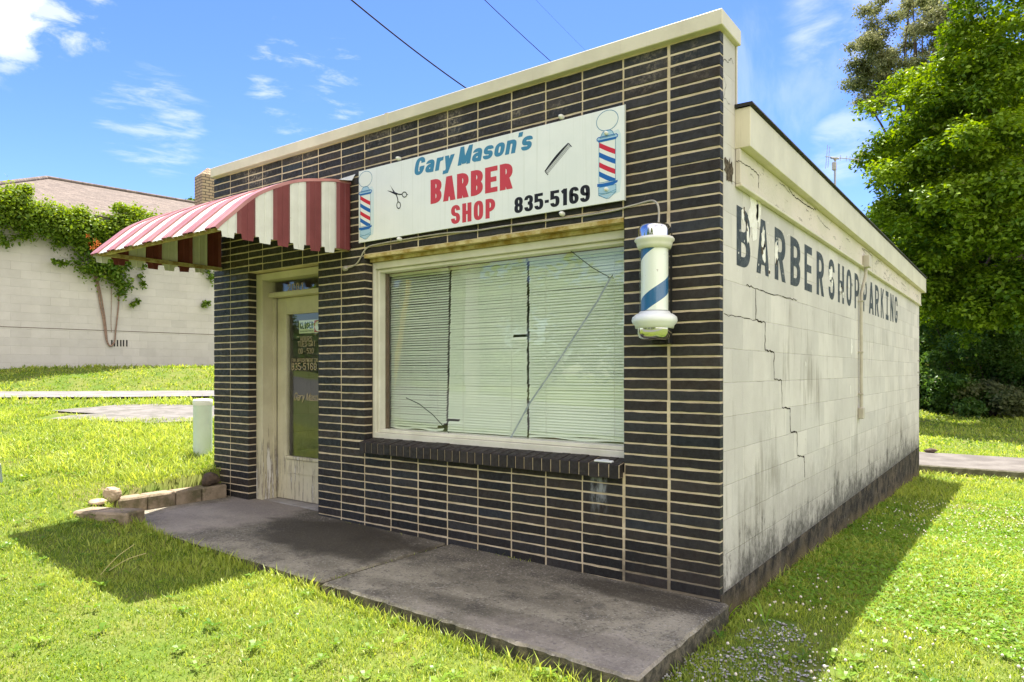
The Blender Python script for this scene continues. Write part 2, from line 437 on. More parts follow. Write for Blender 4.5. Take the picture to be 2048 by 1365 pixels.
# rear path
M_path = mat('path_concrete', (.165, .15, .135), .9, .2, var=(.11, .098, .088), vscale=2.2, bump=.3)
n, b = parts_of(M_path)
g_ = n.new('ShaderNodeNewGeometry'); sx = n.new('ShaderNodeSeparateXYZ', Vector=g_.outputs['Normal'])
tcn = n.new('ShaderNodeTexCoord')
side = n.ramp(n.math('ABSOLUTE', sx.outputs[1]), .4, .7)
moss = n.mix(n.ramp(n.noise(tcn.outputs['Object'], 9, 5), .4, .6), (.10, .095, .06), (.16, .15, .11))
base = b.inputs['Base Color'].links[0].from_socket
n.put(b.inputs['Base Color'], n.mix(side, base, moss))
mb = MB(); mb.box(-3, 22, 10.42, 12.75, -.9, -.335, bev=.02)
struct(mb.build('path', M_path))

# ------------------------------------------------------------------ front slab
M_slab = mat('slab_concrete', (.315, .285, .215), .85, .3, var=(.18, .162, .12), vscale=2.6, bump=1.0, bscale=60)
n, b = parts_of(M_slab)
tcn = n.new('ShaderNodeTexCoord'); pos = tcn.outputs['Object']
base = b.inputs['Base Color'].links[0].from_socket
def blob(n, pos, cx, cy, rx, ry, amp=.35):
    d = n.vmath('LENGTH', n.scalev(n.vmath('SUBTRACT', pos, (cx, cy, 0)), (1/rx, 1/ry, 0)))
    d = n.math('ADD', d, n.math('MULTIPLY', n.math('SUBTRACT', n.noise(pos, 2.6, 6, .6), .5), amp*4))
    return n.ramp(d, 1.0, .62)
stain = blob(n, pos, -2.95, -.42, 1.05, .55)
stain = n.math('MAXIMUM', stain, n.math('MULTIPLY', blob(n, pos, -.35, -.16, .75, .16), .8))
stain = n.math('MAXIMUM', stain, n.math('MULTIPLY', blob(n, pos, -1.1, -.55, .7, .22, .6), .45))
stain = n.math('MAXIMUM', stain, n.math('MULTIPLY', blob(n, pos, -.9, -.95, 1.0, .12, .6), .45))
speck = n.ramp(n.noise(pos, 62, 4, .75), .54, .66, 0, .7)
dspk = n.ramp(n.noise(pos, 40, 6, .8), .52, .64, 0, .7)
wall_dirt = n.ramp(n.math('ADD', n.new('ShaderNodeSeparateXYZ', Vector=pos).outputs[1], n.math('MULTIPLY', n.math('SUBTRACT', n.noise(pos, 3.2, 7, .7), .5), .9)), -.55, -.12)
base = n.mix(n.math('MULTIPLY', n.ramp(n.noise(pos, 5, 9, .78), .48, .62), .55), base, (.07, .062, .052))
base = n.mix(n.math('MULTIPLY', wall_dirt, .62), base, (.06, .05, .038))
c = n.mix(n.math('MULTIPLY', stain, .86), base, (.034, .028, .019))
c = n.mix(dspk, c, (.05, .045, .04)); c = n.mix(n.math('MULTIPLY', speck, n.math('MULTIPLY_ADD', stain, -.8, 1)), c, (.44, .41, .36))
pale = n.math('MAXIMUM', blob(n, pos, -4.3, -.5, .75, .9, .3), n.math('MULTIPLY', blob(n, pos, -.2, -1.15, 1.1, .35, .4), .7))
c = n.mix(n.math('MULTIPLY', n.math('MULTIPLY', pale, n.math('SUBTRACT', 1, stain)), .5), c, (.36, .31, .27))
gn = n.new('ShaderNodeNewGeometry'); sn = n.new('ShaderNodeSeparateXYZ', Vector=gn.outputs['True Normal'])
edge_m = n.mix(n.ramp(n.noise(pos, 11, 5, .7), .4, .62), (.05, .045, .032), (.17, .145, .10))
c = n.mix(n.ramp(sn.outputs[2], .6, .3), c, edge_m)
n.put(b.inputs['Base Color'], c)
n.put(b.inputs['Roughness'], n.math('MULTIPLY_ADD', stain, -.25, .88))
def slab(name, x0, x1, y0, y1, zl, zr, th, nseg=40):
    mb = MB(); top = []; rnd = np.random.default_rng(3)
    per = []
    for k in range(nseg): per.append((x0+(x1-x0)*k/nseg, y0))
    for k in range(10): per.append((x1, y0+(y1-y0)*k/10))
    for k in range(nseg): per.append((x1+(x0-x1)*k/nseg, y1))
    for k in range(10): per.append((x0, y1+(y0-y1)*k/10))
    zt = lambda x: zl+(zr-zl)*(x-x0)/(x1-x0)
    j = rnd.normal(0, .006, (len(per), 2)); m = len(per)
    v = []
    for (x, y), (a, c_) in zip(per, j):
        ins = np.array([(x < x0+1e-6)*1.-(x > x1-1e-6)*1., (y < y0+1e-6)*1.-(y > y1-1e-6)*1.])
        v.append((x+a+ins[0]*.012, y+c_+ins[1]*.012, zt(x)))
    for (x, y), (a, c_) in zip(per, j): v.append((x+a, y+c_, zt(x)-.014))
    for (x, y), (a, c_) in zip(per, j): v.append((x+a, y+c_, zt(x)-th))
    f = [tuple(range(m))]
    for k in range(m):
        q = (k+1) % m; f.append((k, m+k, m+q, q)); f.append((m+k, 2*m+k, 2*m+q, m+q))
    mb.add(v, f); return struct(mb.build(name, M_slab))
slab('concrete_slab', -5.0, -2.122, -1.17, .35, .088, .036, .22)
slab('concrete_slab', -2.085, .045, -1.185, .02, .036, -.002, .26)
mb = MB(); mb.box(-2.118, -2.083, -1.15, -.02, -.1, .006); struct(mb.build('slab_joint', mat('joint_soil', (.06, .055, .03), .95)))

# ------------------------------------------------------------------ barber shop
shop = thing('barber_shop', 'small barber shop with dark brick front, white block side wall and pale coping', 'building')
M_brick = mat('dark_brick', (.030, .0255, .0235), .7, .4, var=(.021, .019, .019), vscale=9, bump=.55, bscale=260, attr=True)
n, b = parts_of(M_brick)
pos = n.new('ShaderNodeTexCoord').outputs['Object']; base = b.inputs['Base Color'].links[0].from_socket
# efflorescence under the coping and drips
sz = n.new('ShaderNodeSeparateXYZ', Vector=pos)
eff = n.math('MULTIPLY', n.ramp(n.noise(pos, 2.3, 6, .7), .50, .70), n.ramp(sz.outputs[2], 2.95, 3.25))
grit = n.ramp(n.noise(pos, 45, 4, .7), .42, .62)
eff = n.math('MULTIPLY', eff, grit)
drip = n.math('MULTIPLY', blob(n, pos, -.80, 0, .07, 9, .15), n.math('MULTIPLY', n.ramp(sz.outputs[2], .35, .62), n.ramp(n.noise(n.scalev(pos, (11, 1, 3)), 2, 6, .7), .42, .62)))
drip = n.math('MULTIPLY', drip, n.ramp(sz.outputs[2], .67, .64))
soot = n.math('MULTIPLY', blob(n, pos, -.8, 0, .22, 9, .3), n.ramp(sz.outputs[2], .32, .1))
c = n.mix(n.math('MULTIPLY', eff, .8), base, (.36, .30, .22))
sc = n.math('MULTIPLY', n.ramp(n.noise(n.scalev(pos, (1, 1, 2)), 5.5, 7, .8), .62, .70), .35)
c = n.mix(sc, c, (.17, .145, .12))
n.put(b.inputs['Roughness'], n.ramp(n.noise(pos, 24, 4, .7), .3, .7, .42, .85))
c = n.mix(n.math('MULTIPLY', drip, .7), c, (.42, .45, .47))
c = n.mix(n.math('MULTIPLY', soot, .8), c, (.010, .010, .010))
n.put(b.inputs['Base Color'], c)
M_mortar = mat('mortar', (.76, .64, .46), .95, .1, var=(.58, .47, .315), vscale=5, bump=.8, bscale=140)
n, b = parts_of(M_mortar)
pos = n.new('ShaderNodeTexCoord').outputs['Object']; base = b.inputs['Base Color'].links[0].from_socket
sz = n.new('ShaderNodeSeparateXYZ', Vector=pos)
dk = n.math('MULTIPLY', blob(n, pos, -.2, 0, .50, 9, .5), n.ramp(n.math('ADD', sz.outputs[2], n.math('MULTIPLY', n.noise(pos, 7, 4), .4)), .52, .24))
eat = n.ramp(n.noise(pos, 6, 6, .7), .66, .8)
c = n.mix(n.math('MULTIPLY', dk, .7), base, (.05, .045, .04)); c = n.mix(n.math('MULTIPLY', eat, .6), c, (.16, .12, .08))
n.put(b.inputs['Base Color'], c)

XE = [0, -.318, -.621, -.925, -1.213, -1.505, -1.811, -2.109, -2.416, -2.72, -3.032, -3.329, -3.638, -3.862, -4.168, -4.474, -4.703, -5.02, -5.315]
PW, PZ0 = .0677, .011
WIN = (-3.032, -.621, .70, 2.29); DOOR = (-4.703, -3.638, 0, 2.305)
RC = .0045
mb = MB()   # mortar body, butted boxes
YB = .25
def wallbox(x0, x1, z0, z1): mb.box(x0, x1, RC, YB, z0, z1)
wallbox(-5.311, DOOR[0]-RC, -.3, DOOR[3]+RC); wallbox(DOOR[1]+RC, WIN[0]-RC, -.3, DOOR[3]+RC)
wallbox(WIN[0]-RC, WIN[1]+RC, -.3, WIN[2])
wallbox(-5.311, WIN[0]-RC, DOOR[3]+RC, 3.335); wallbox(WIN[0]-RC, WIN[1]+RC, WIN[3]+.03, 3.335)
mb.box(WIN[1]+RC, -RC, RC, .054, -.3, 3.335); mb.box(WIN[1]+RC, -.02, .054, YB, -.3, 3.335)
front = mb.build('front_wall', M_mortar, shop)
mb = MB(); rng = np.random.default_rng(11)
def brick(x0, x1, z0, z1, y1=.09, y0=0.):
    g = .0058; j = lambda: rng.normal(0, .0011)
    sh = rng.uniform(.55, 1.45); tn = rng.normal(0, .10); col = (sh*(1+tn), sh, sh*(1-tn))
    bb = .003; X0, X1, Z0, Z1 = x0+g+j(), x1-g+j(), z0+g+j(), z1-g+j(); yy = y0+rng.normal(0, .0008)
    # outer ring with midpoints so that the edges run slightly ragged
    def ringp(ins, y, jit):
        P = []
        nxs = 5
        for k in range(nxs): P.append((X0+ins+(X1-X0-2*ins)*k/nxs, y, Z0+ins+(rng.normal(0, jit) if k else 0)))
        P.append((X1-ins, y, Z0+ins))
        for k in range(nxs): P.append((X1-ins-(X1-X0-2*ins)*k/nxs, y, Z1-ins+(rng.normal(0, jit) if k else 0)))
        P.append((X0+ins, y, Z1-ins)); return P
    a = ringp(bb, yy, .0009); c_ = ringp(0, yy+bb, .0011); d = [(p[0], y1, p[2]) for p in c_]; m = len(a)
    f = [tuple(range(m))]
    for k in range(m):
        q = (k+1) % m; f.append((m+k, m+q, q, k)); f.append((2*m+k, 2*m+q, m+q, m+k))
    mb.add(a+c_+d, f, 0, col)
for ci in range(len(XE)-1):
    x1, x0 = XE[ci], XE[ci+1]; xm = (x0+x1)/2
    for k in range(-2, 50):
        z0 = PZ0+PW*k; z1 = z0+PW
        if z1 > 3.345: z1 = 3.335
        if z1-z0 < .02: continue
        zm = (z0+z1)/2
        if WIN[0] < xm < WIN[1] and WIN[2]-.03 < zm < WIN[3]+.02: continue
        if WIN[0] < xm < WIN[1] and z1 > WIN[3]+.03 > z0: z0 = WIN[3]+.03
        if DOOR[0] < xm < DOOR[1] and zm < DOOR[3]: continue
        xx0, xx1 = x0, x1
        if ci in (1, 2): xx1 = x1-.0045
        if ci in (0, 1): xx0 = x0+.0045
        if ci == 0: xx1 = x1+.0052
        if abs(x0-WIN[1]) < .01: xx0 = x0-.0052 if z0 > WIN[2] else x0+.0045
        if abs(x1-WIN[0]) < .01 and WIN[2] < zm < WIN[3]: xx1 = x1+.0052
        if abs(x1-DOOR[0]) < .01 and zm < DOOR[3]: xx1 = x1+.0052
        if abs(x0-DOOR[1]) < .01 and zm < DOOR[3]: xx0 = x0-.0052
        if ci == len(XE)-2: xx0 = x0-.0052
        brick(xx0, xx1, z0, z1, .052 if ci == 0 else .09)
mb.build('brickwork', M_brick, front)
# rowlock sill
mb = MB(); ns = 33; xs = np.linspace(WIN[0]+.004, WIN[1]-.002, ns+1)
ms = MB()
for x0, x1 in zip(xs[:-1], xs[1:]):
    g = .0048; sh = rng.uniform(.75, 1.2); tl = rng.normal(0, .002)
    z0, z1 = .668+tl, .765+tl
    v = [(x0+g, -.062, z0), (x1-g, -.062, z0), (x1-g, -.062, z1-.012), (x0+g, -.062, z1-.012), (x0+g, -.056, z1-.006), (x1-g, -.056, z1-.006), (x0+g, .09, z1+.018), (x1-g, .09, z1+.018), (x0+g, .09, z0), (x1-g, .09, z0)]
    mb.add(v, [(0, 1, 2, 3), (3, 2, 5, 4), (4, 5, 7, 6), (0, 3, 4, 6, 8), (1, 9, 7, 5, 2), (0, 8, 9, 1)], 0, (sh*1.1, sh, sh*.95))
sill = mb.build('window_sill', M_brick, shop)
ms.add([(xs[0], -.055, .672), (xs[-1], -.055, .672), (xs[-1], -.055, .752), (xs[0], -.055, .752), (xs[0], .088, .776), (xs[-1], .088, .776), (xs[0], .0, .672), (xs[-1], .0, .672)],
       [(0, 1, 2, 3), (3, 2, 5, 4), (0, 6, 7, 1)])
ms.build('sill_mortar', M_mortar, sill)

# painted block side wall
def block_mat(name, c1, c2, swap, z0, dirt=True, bstr=.5, fade=1.):
    m = bpy.data.materials.new(name); m.use_nodes = True; n = NT(m.node_tree); b = m.node_tree.nodes['Principled BSDF']
    b.inputs['Roughness'].default_value = .82; b.inputs['Specular IOR Level'].default_value = .25
    pos = n.new('ShaderNodeTexCoord').outputs['Object']; s = n.new('ShaderNodeSeparateXYZ', Vector=pos)
    u = s.outputs[1] if swap else s.outputs[0]
    uv = n.new('ShaderNodeCombineXYZ', X=u, Y=n.math('SUBTRACT', s.outputs[2], z0)).outputs[0]
    warp = n.math('MULTIPLY', n.math('SUBTRACT', n.noise(pos, 3.5, 4), .5), .012)
    uv = n.vmath('ADD', uv, n.new('ShaderNodeCombineXYZ', X=warp, Y=warp).outputs[0])
    br = n.n.new('ShaderNodeTexBrick'); n.put(br.inputs['Vector'], uv); br.inputs['Scale'].default_value = 1
    br.inputs['Brick Width'].default_value = .4064; br.inputs['Row Height'].default_value = .2032
    br.inputs['Mortar Size'].default_value = .0035; br.inputs['Mortar Smooth'].default_value = .6; br.offset = .5
    br.inputs['Color1'].default_value = (.76, .77, .78, 1); br.inputs['Color2'].default_value = (1, 1, 1, 1); br.inputs['Mortar'].default_value = (.95, .95, .95, 1)
    mort = br.outputs['Fac']
    col = n.mix(n.ramp(n.noise(pos, 1.6, 6, .65), .35, .65), c1, c2)
    mm = n.n.new('ShaderNodeMix'); mm.data_type = 'RGBA'; mm.blend_type = 'MULTIPLY'; mm.inputs[0].default_value = .65*fade
    n.put(mm.inputs[6], col); n.put(mm.inputs[7], br.outputs['Color']); col = mm.outputs[2]
    gap = n.ramp(n.noise(pos, 2.3, 5, .7), .5, .7)
    col = n.mix(n.math('MULTIPLY', mort, n.math('MULTIPLY_ADD', gap, .55, .12)), col, (.17, .145, .11))
    pit = n.ramp(n.noise(pos, 55, 3, .6), .68, .76)
    col = n.mix(n.math('MULTIPLY', pit, .3), col, (.3, .27, .22))
    st = n.scalev(pos, (9, 9, .8)); streak = n.noise(st, 1.6, 6, .7)
    if dirt:
        big = n.noise(n.scalev(pos, (1.4, 1.4, 1)), 1.1, 5, .6)
        sm = n.ramp(n.math('ADD', streak, n.math('MULTIPLY', big, .7)), .88, 1.12)
        band = n.ramp(s.outputs[2], 2.0, 1.75)
        col = n.mix(n.math('MULTIPLY', n.math('MULTIPLY', sm, .62), band), col, (.23, .20, .16))
        smud = n.math('MULTIPLY', n.ramp(n.noise(n.scalev(pos, (3, 3, 4)), 1.4, 6, .75), .60, .72), n.ramp(n.noise(n.scalev(pos, (14, 14, 3)), 1.5, 5, .7), .48, .62))
        col = n.mix(n.math('MULTIPLY', smud, .55), col, (.20, .175, .14))
        # mould creeping up from the footing: ragged, its own shape
        h = n.math('ADD', s.outputs[2], n.math('MULTIPLY', n.math('SUBTRACT', streak, .5), -.70))
        h = n.math('ADD', h, n.math('MULTIPLY', n.math('SUBTRACT', big, .5), -1.0))
        h = n.math('ADD', h, n.math('MULTIPLY', n.ramp(u, .45, .05), .30))
        h = n.math('ADD', h, n.math('MULTIPLY', n.math('SUBTRACT', n.noise(n.scalev(pos, (6, 6, 4.5)), 1.3, 8, .8), .5), 1.25))
        foot = n.ramp(n.math('ADD', s.outputs[2], n.math('MULTIPLY', n.math('SUBTRACT', n.noise(n.scalev(pos, (3, 3, 3)), 1.7, 8, .75), .5), 1.1)), .26, .0)
        mould = n.math('MAXIMUM', n.ramp(h, .33, -.06), foot)
        mould = n.math('MULTIPLY', mould, n.ramp(n.noise(pos, 26, 5, .75), .25, .60, .55, 1))
        col = n.mix(n.math('MULTIPLY', n.ramp(h, .80, .30), .38), col, (.26, .235, .20))
        col = n.mix(n.math('MULTIPLY', mould, .90), col, (.045, .040, .034))
        white = n.math('MULTIPLY', n.ramp(n.noise(n.scalev(pos, (5, 5, 3)), 2.6, 5, .7), .68, .73), n.ramp(s.outputs[2], .0, .15))
        col = n.mix(n.math('MULTIPLY', white, .5), col, (.78, .77, .73))
    n.put(b.inputs['Base Color'], col)
    hgt = n.math('MULTIPLY_ADD', mort, -1, n.math('MULTIPLY', n.noise(pos, 70, 6, .7), .55))
    bn = n.new('ShaderNodeBump', Strength=bstr, Distance=.006, Height=hgt); n.put(b.inputs['Normal'], bn.outputs[0])
    return m
M_block = block_mat('painted_block', (.575, .54, .50), (.655, .62, .575), True, .0556-.2032*4, bstr=.58)
YEND = 9.85
mb = MB(); mb.box(-.2, 0, .055, YEND, .04, 2.75); mb.box(-.2, 0, .055, .26, 2.75, 3.335)
side = mb.build('side_wall', M_block, shop)
M_found = mat('mouldy_footing', (.075, .066, .054), .95, .1, var=(.15, .12, .085), vscale=3.2, bump=.9, bscale=40)
n, b = parts_of(M_found)
pos = n.new('ShaderNodeTexCoord').outputs['Object']; s = n.new('ShaderNodeSeparateXYZ', Vector=pos); base = b.inputs['Base Color'].links[0].from_socket
streak = n.noise(n.scalev(pos, (8, 8, 1)), 1.8, 6, .7)
c = n.mix(n.ramp(n.math('ADD', n.math('MULTIPLY', streak, .12), n.math('MULTIPLY', n.noise(pos, 4.5, 8, .78), .88)), .40, .60), base, (.026, .024, .022))
hh = n.math('ADD', n.math('ADD', s.outputs[2], n.math('MULTIPLY', s.outputs[1], .03)), n.math('MULTIPLY', n.math('SUBTRACT', n.noise(pos, 3, 5), .5), .35))
c = n.mix(n.math('MULTIPLY', n.ramp(hh, .03, -.16), .75), c, (.15, .115, .055))
c = n.mix(n.ramp(n.noise(n.scalev(pos, (7, 7, 5)), 2, 5, .7), .65, .70, 0, .7), c, (.42, .44, .38))
n.put(b.inputs['Base Color'], c)
mb = MB(); mb.box(-.2, .004, .012, YEND-.02, -.9, .038); mb.build('foundation', M_found, shop)
M_cream = mat('cream_metal', (.66, .61, .47), .5, .4, var=(.58, .535, .41), vscale=3, bump=.08, bscale=30)
n, b = parts_of(M_cream)
pos = n.new('ShaderNodeTexCoord').outputs['Object']; base = b.inputs['Base Color'].links[0].from_socket
drp = n.ramp(n.noise(n.scalev(pos, (10, 10, .6)), 2, 6, .7), .56, .75)
c = n.mix(n.math('MULTIPLY', drp, .35), base, (.34, .29, .2))
rst = n.ramp(n.noise(pos, 13, 4, .7), .73, .78)
n.put(b.inputs['Base Color'], n.mix(n.math('MULTIPLY', rst, .5), c, (.22, .12, .06)))
M_black = mat('roof_felt', (.028, .027, .027), .8, .3, bump=.5, bscale=60)
M_stucco = mat('peeling_frieze', (.66, .59, .525), .85, .2, var=(.57, .53, .44), vscale=1.3, bump=.5, bscale=50)
n, b = parts_of(M_stucco)
pos = n.new('ShaderNodeTexCoord').outputs['Object']; base = b.inputs['Base Color'].links[0].from_socket
sp = n.scalev(pos, (1, 1.3, 5)); pe = n.noise(sp, 1.8, 8, .72, .6)
edge = n.math('MULTIPLY', n.ramp(pe, .60, .61), n.ramp(pe, .635, .62))
c = n.mix(n.ramp(pe, .61, .63), base, (.60, .575, .51)); c = n.mix(n.math('MULTIPLY', edge, .8), c, (.12, .095, .07))
c = n.mix(n.ramp(n.noise(n.scalev(pos, (2, 2, 9)), 2.2, 6, .7), .6, .72, 0, .5), c, (.30, .25, .18))
n.put(b.inputs['Base Color'], c)
# coping
mb = MB()
for x0, x1 in ((-5.30, -2.72), (-2.717, .03)):
    mb.box(x0, x1, -.05, .285, 3.332, 3.425, bev=.004)
mb.box(-2.735, -2.70, -.053, .289, 3.330, 3.4275)
cop = mb.build('coping', M_cream, shop)
mb = MB(); mb.box(-5.26, .004, .275, .30, 2.6, 3.36); mb.build('parapet_flashing', M_cream, shop)
# fascia, its drip edge, frieze
mb = MB(); mb.box(-.01, .092, .262, 9.92, 2.703, 2.945, bev=.003); mb.box(-5.3, .092, 9.93, 9.99, 2.703, 2.945)
fas = mb.build('fascia', M_cream, shop)
mb = MB(); zz = []
ysx = np.linspace(.25, 9.97, 90)
for y0, y1 in zip(ysx[:-1], ysx[1:]):
    j0, j1 = random.uniform(0, .012), random.uniform(0, .012)
    mb.add([(-.3, y0, 2.975), (.107, y0, 2.968), (.112, y0, 2.955-j0*.4), (.088, y0, 2.947), (-.3, y1, 2.975), (.107, y1, 2.968), (.112, y1, 2.955-j1*.4), (.088, y1, 2.947)],
           [(0, 1, 5, 4), (1, 2, 6, 5), (2, 3, 7, 6)])
mb.add([(-.3, .25, 2.975), (.107, .25, 2.968), (.112, .25, 2.947), (.088, .25, 2.947), (-.3, .25, 2.947)], [(0, 1, 2, 3, 4)])
mb.build('drip_edge', M_black, fas)
mb = MB(); mb.box(-5.3, -.3, .3, 9.97, 2.93, 2.975); mb.build('roof', M_black, shop)
mb = MB(); mb.box(.002, .032, .264, 9.83, 2.49, 2.702, bev=.003); fr = mb.build('frieze', M_stucco, shop)
mb = MB(); mb.box(.002, .042, .262, 9.84, 2.470, 2.489, bev=.004); mb.build('frieze_moulding', M_cream, fr)
# other walls
mb = MB(); mb.box(-5.3, -5.1, .25, 9.65, -.9, 2.9); mb.build('left_wall', M_block, shop)
mb = MB(); mb.box(-5.3, -.2, 9.65, 9.85, -.9, 2.9); mb.build('rear_wall', M_block, shop)
M_int = mat('interior_floor', (.12, .10, .08), .6)
mb = MB(); mb.box(-5.09, -.21, .26, 9.64, .0, .07); mb.build('interior_floor', M_int, shop)
mb = MB(); mb.box(-5.09, -.21, 3.0, 3.1, .08, 2.9); mb.build('partition', mat('interior_wall', (.25, .24, .21), .8), shop)

# cracks, damaged corner, peeled paint on the side wall
M_crack = mat('crack', (.035, .028, .022), 1, .0)
M_peel = mat('bare_patch', (.84, .82, .78), .9, .1, var=(.74, .71, .65), vscale=20, bump=.6, bscale=60)
M_hole = mat('broken_block', (.06, .05, .042), 1, .0, var=(.16, .13, .10), vscale=40, bump=1, bscale=80)
def crackline(mb, pts, wd, sub=6, jit=.004, h=.0012):
    P = []
    for (a, c) in zip(pts[:-1], pts[1:]):
        for k in range(sub): P.append((a[0]+(c[0]-a[0])*k/sub+random.gauss(0, jit), a[1]+(c[1]-a[1])*k/sub+random.gauss(0, jit)))
    P.append(pts[-1])
    for i in range(len(P)-1):
        a, c = np.array(P[i]), np.array(P[i+1]); t = c-a; L_ = np.linalg.norm(t)+1e-9; nn = np.array([-t[1], t[0]])/L_
        w0 = wd*random.uniform(.5, 1.3); q = [a+nn*w0/2, a-nn*w0/2, c-nn*w0/2-t/L_*-.0006, c+nn*w0/2+t/L_*.0006]
        mb.add([(h, p[0], p[1]) for p in q], [(0, 1, 2, 3)])
mb = MB()
cp = [(1511, 579), (1511, 640), (1530, 645), (1530, 700), (1548, 706), (1548, 760), (1563, 761), (1564, 816), (1580, 817), (1581, 864), (1594, 865), (1594, 912), (1608, 914), (1609, 955)]
cp = [onX(x, y, .0)[1:] for x, y in cp]
mb = MB(); crackline(mb, [tuple(p) for p in cp], .011); mb.build('crack', M_crack, side)
mb = MB(); crackline(mb, [tuple(onX(x, y)[1:]) for x, y in [(1492, 572), (1511, 578), (1530, 584), (1580, 597), (1594, 600)]], .006); mb.build('crack', M_crack, side)
mb = MB(); crackline(mb, [tuple(onX(x, y)[1:]) for x, y in [(1448, 628), (1475, 633), (1511, 641)]], .004); mb.build('crack', M_crack, side)
mb = MB(); crackline(mb, [tuple(onX(x, y)[1:]) for x, y in [(1446, 120), (1455, 124), (1462, 118), (1466, 128)]], .004); mb.build('crack', M_crack, side)
mb = MB(); crackline(mb, [tuple(onX(x, y)[1:]) for x, y in [(1446, 148), (1452, 170), (1447, 196), (1460, 210)]], .003); mb.build('crack', M_crack, side)

def patch(mb, px, py, w_, h_, k=18, rag=.35, hh=.0016, plane=onX):
    c = plane(px, py)[1:]; P = []
    own = mb is None
    if own: mb = MB()
    for i in range(k):
        a = 2*math.pi*i/k; r = 1+random.uniform(-rag, rag)
        P.append((hh, c[0]+w_/2*math.cos(a)*r, c[1]+h_/2*math.sin(a)*r))
    mb.add(P+[(hh, c[0], c[1])], [(i, (i+1) % k, k) for i in range(k)])
    if own: mb.build('broken_spot' if hh > .002 else 'peeled_patch', M_hole if hh > .002 else M_peel, side)
patch(None, 1507, 428, .20, .30, 26, .25); patch(None, 1517, 424, .10, .2, 20, .3); patch(None, 1486, 430, .055, .10); patch(None, 1495, 468, .05, .12, 14)
patch(None, 1526, 480, .075, .16, 16, .3); patch(None, 1528, 503, .08, .12, 14, .4); patch(None, 1552, 505, .09, .16, 18, .3); patch(None, 1538, 545, .03, .08, 10)
patch(None, 1661, 548, .12, .13, 14, .35); patch(None, 1664, 566, .07, .09); patch(None, 1680, 578, .05, .1); patch(None, 1686, 590, .05, .06); patch(None, 1698, 572, .05, .05)
patch(None, 1703, 694, .09, .14, 16, .3); patch(None, 1701, 781, .04, .12, 12, .3); patch(None, 1611, 728, .03, .05, 10)
mb = MB()
for _ in range(26):
    patch(mb, random.uniform(1475, 1600), random.uniform(440, 560), .012, .016, 8, .4)
stuff(mb.build('paint_flecks', M_peel, side))
patch(None, 1456, 338, .12, .13, 22, .4, .0021); patch(None, 1462, 345, .06, .12, 16, .4, .0026)
for px, py, a, c in [(1488, 423, .03, .05), (1493, 445, .02, .04), (1494, 460, .02, .03), (1524, 503, .05, .05), (1530, 488, .02, .03), (1538, 545, .04, .03), (1553, 525, .04, .05), (1684, 575, .04, .04), (1682, 585, .03, .03), (1694, 575, .04, .04), (1704, 570, .03, .03)]:
    patch(None, px, py, a, c, 12, .5, .0021)
for py in (722, 745, 771): patch(None, 1836, py, .09, .03, 10, .6, .0021); patch(None, 1838.5, py-2, .05, .05, 10, .6, .0021)
mb = MB()
fx = lambda x, y: (lambda p: (p[1], p[2]))(onX(x, y, .033))
mb = MB(); crackline(mb, [fx(*p) for p in [(1473, 323), (1481, 325), (1500, 336), (1518, 351), (1517, 376)]], .006, h=.0335); mb.build('crack', M_crack, fr)
mb = MB(); crackline(mb, [fx(*p) for p in [(1577, 376), (1584, 389), (1596, 398), (1604, 405), (1618, 414), (1632, 421)]], .008, h=.0335); mb.build('crack', M_crack, fr)
mb = MB(); crackline(mb, [fx(*p) for p in [(1724, 497), (1735, 503), (1744, 512), (1745, 545)]], .006, h=.0335); mb.build('crack', M_crack, fr)
for _ in range(22):
    y0 = random.uniform(.6, 9.4); z0 = random.uniform(2.52, 2.69); L_ = random.uniform(.05, .4)
    mb = MB(); crackline(mb, [(y0, z0), (y0+L_*.5, z0-random.uniform(-.01, .02)), (y0+L_, z0-random.uniform(0, .03))], .004, h=.0335); mb.build('crack', M_crack, fr)


# painted lettering
M_paint = mat('wall_lettering', (.032, .040, .048), .7, .3, var=(.07, .08, .085), vscale=14, bump=.4, bscale=60)
n, b = parts_of(M_paint)
pos = n.new('ShaderNodeTexCoord').outputs['Object']; base = b.inputs['Base Color'].links[0].from_socket
ch_ = n.ramp(n.noise(pos, 38, 5, .75), .62, .70)
n.put(b.inputs['Base Color'], n.mix(n.math('MULTIPLY', ch_, .75), base, (.55, .52, .46)))
mb = MB()
LET = [('B', 1473, 1500.4), ('A', 1513.6, 1537.8), ('R', 1549.2, 1570.8), ('B', 1580.7, 1600.4), ('E', 1608.8, 1623.7), ('R', 1633, 1647.7), ('S', 1657, 1669), ('H', 1675.8, 1687.9), ('O', 1692.7, 1703), ('P', 1709, 1718), ('P', 1726.4, 1733.4), ('A', 1738, 1747), ('R', 1750, 1757.6), ('K', 1761.5, 1767.5), ('I', 1771.4, 1776.9), ('N', 1780.6, 1786.8), ('G', 1789, 1795)]
for i, (ch, a, c) in enumerate(LET):
    y0, y1 = onX(a, 600)[1], onX(c, 600)[1]; ym = (y0+y1)/2
    zt, zb = 2.365+.004*ym, 1.995+.0035*ym
    if i == 0: zt += .0
    H = zt-zb; W = (y1-y0)/H; wv = .33*W if i < 6 else .30*W
    if ch == 'I': wv = .38*W
    if i in (6, 10): mb.build('painted_lettering', M_paint, side); mb = MB()
    put_glyph(mb, ch, lambda u, v, h, y0=y0, zb=zb, H=H: (.0006+h, y0+u*H, zb+v*H), W, wv, .17, 0, .00012)

mb.build('painted_lettering', M_paint, side)
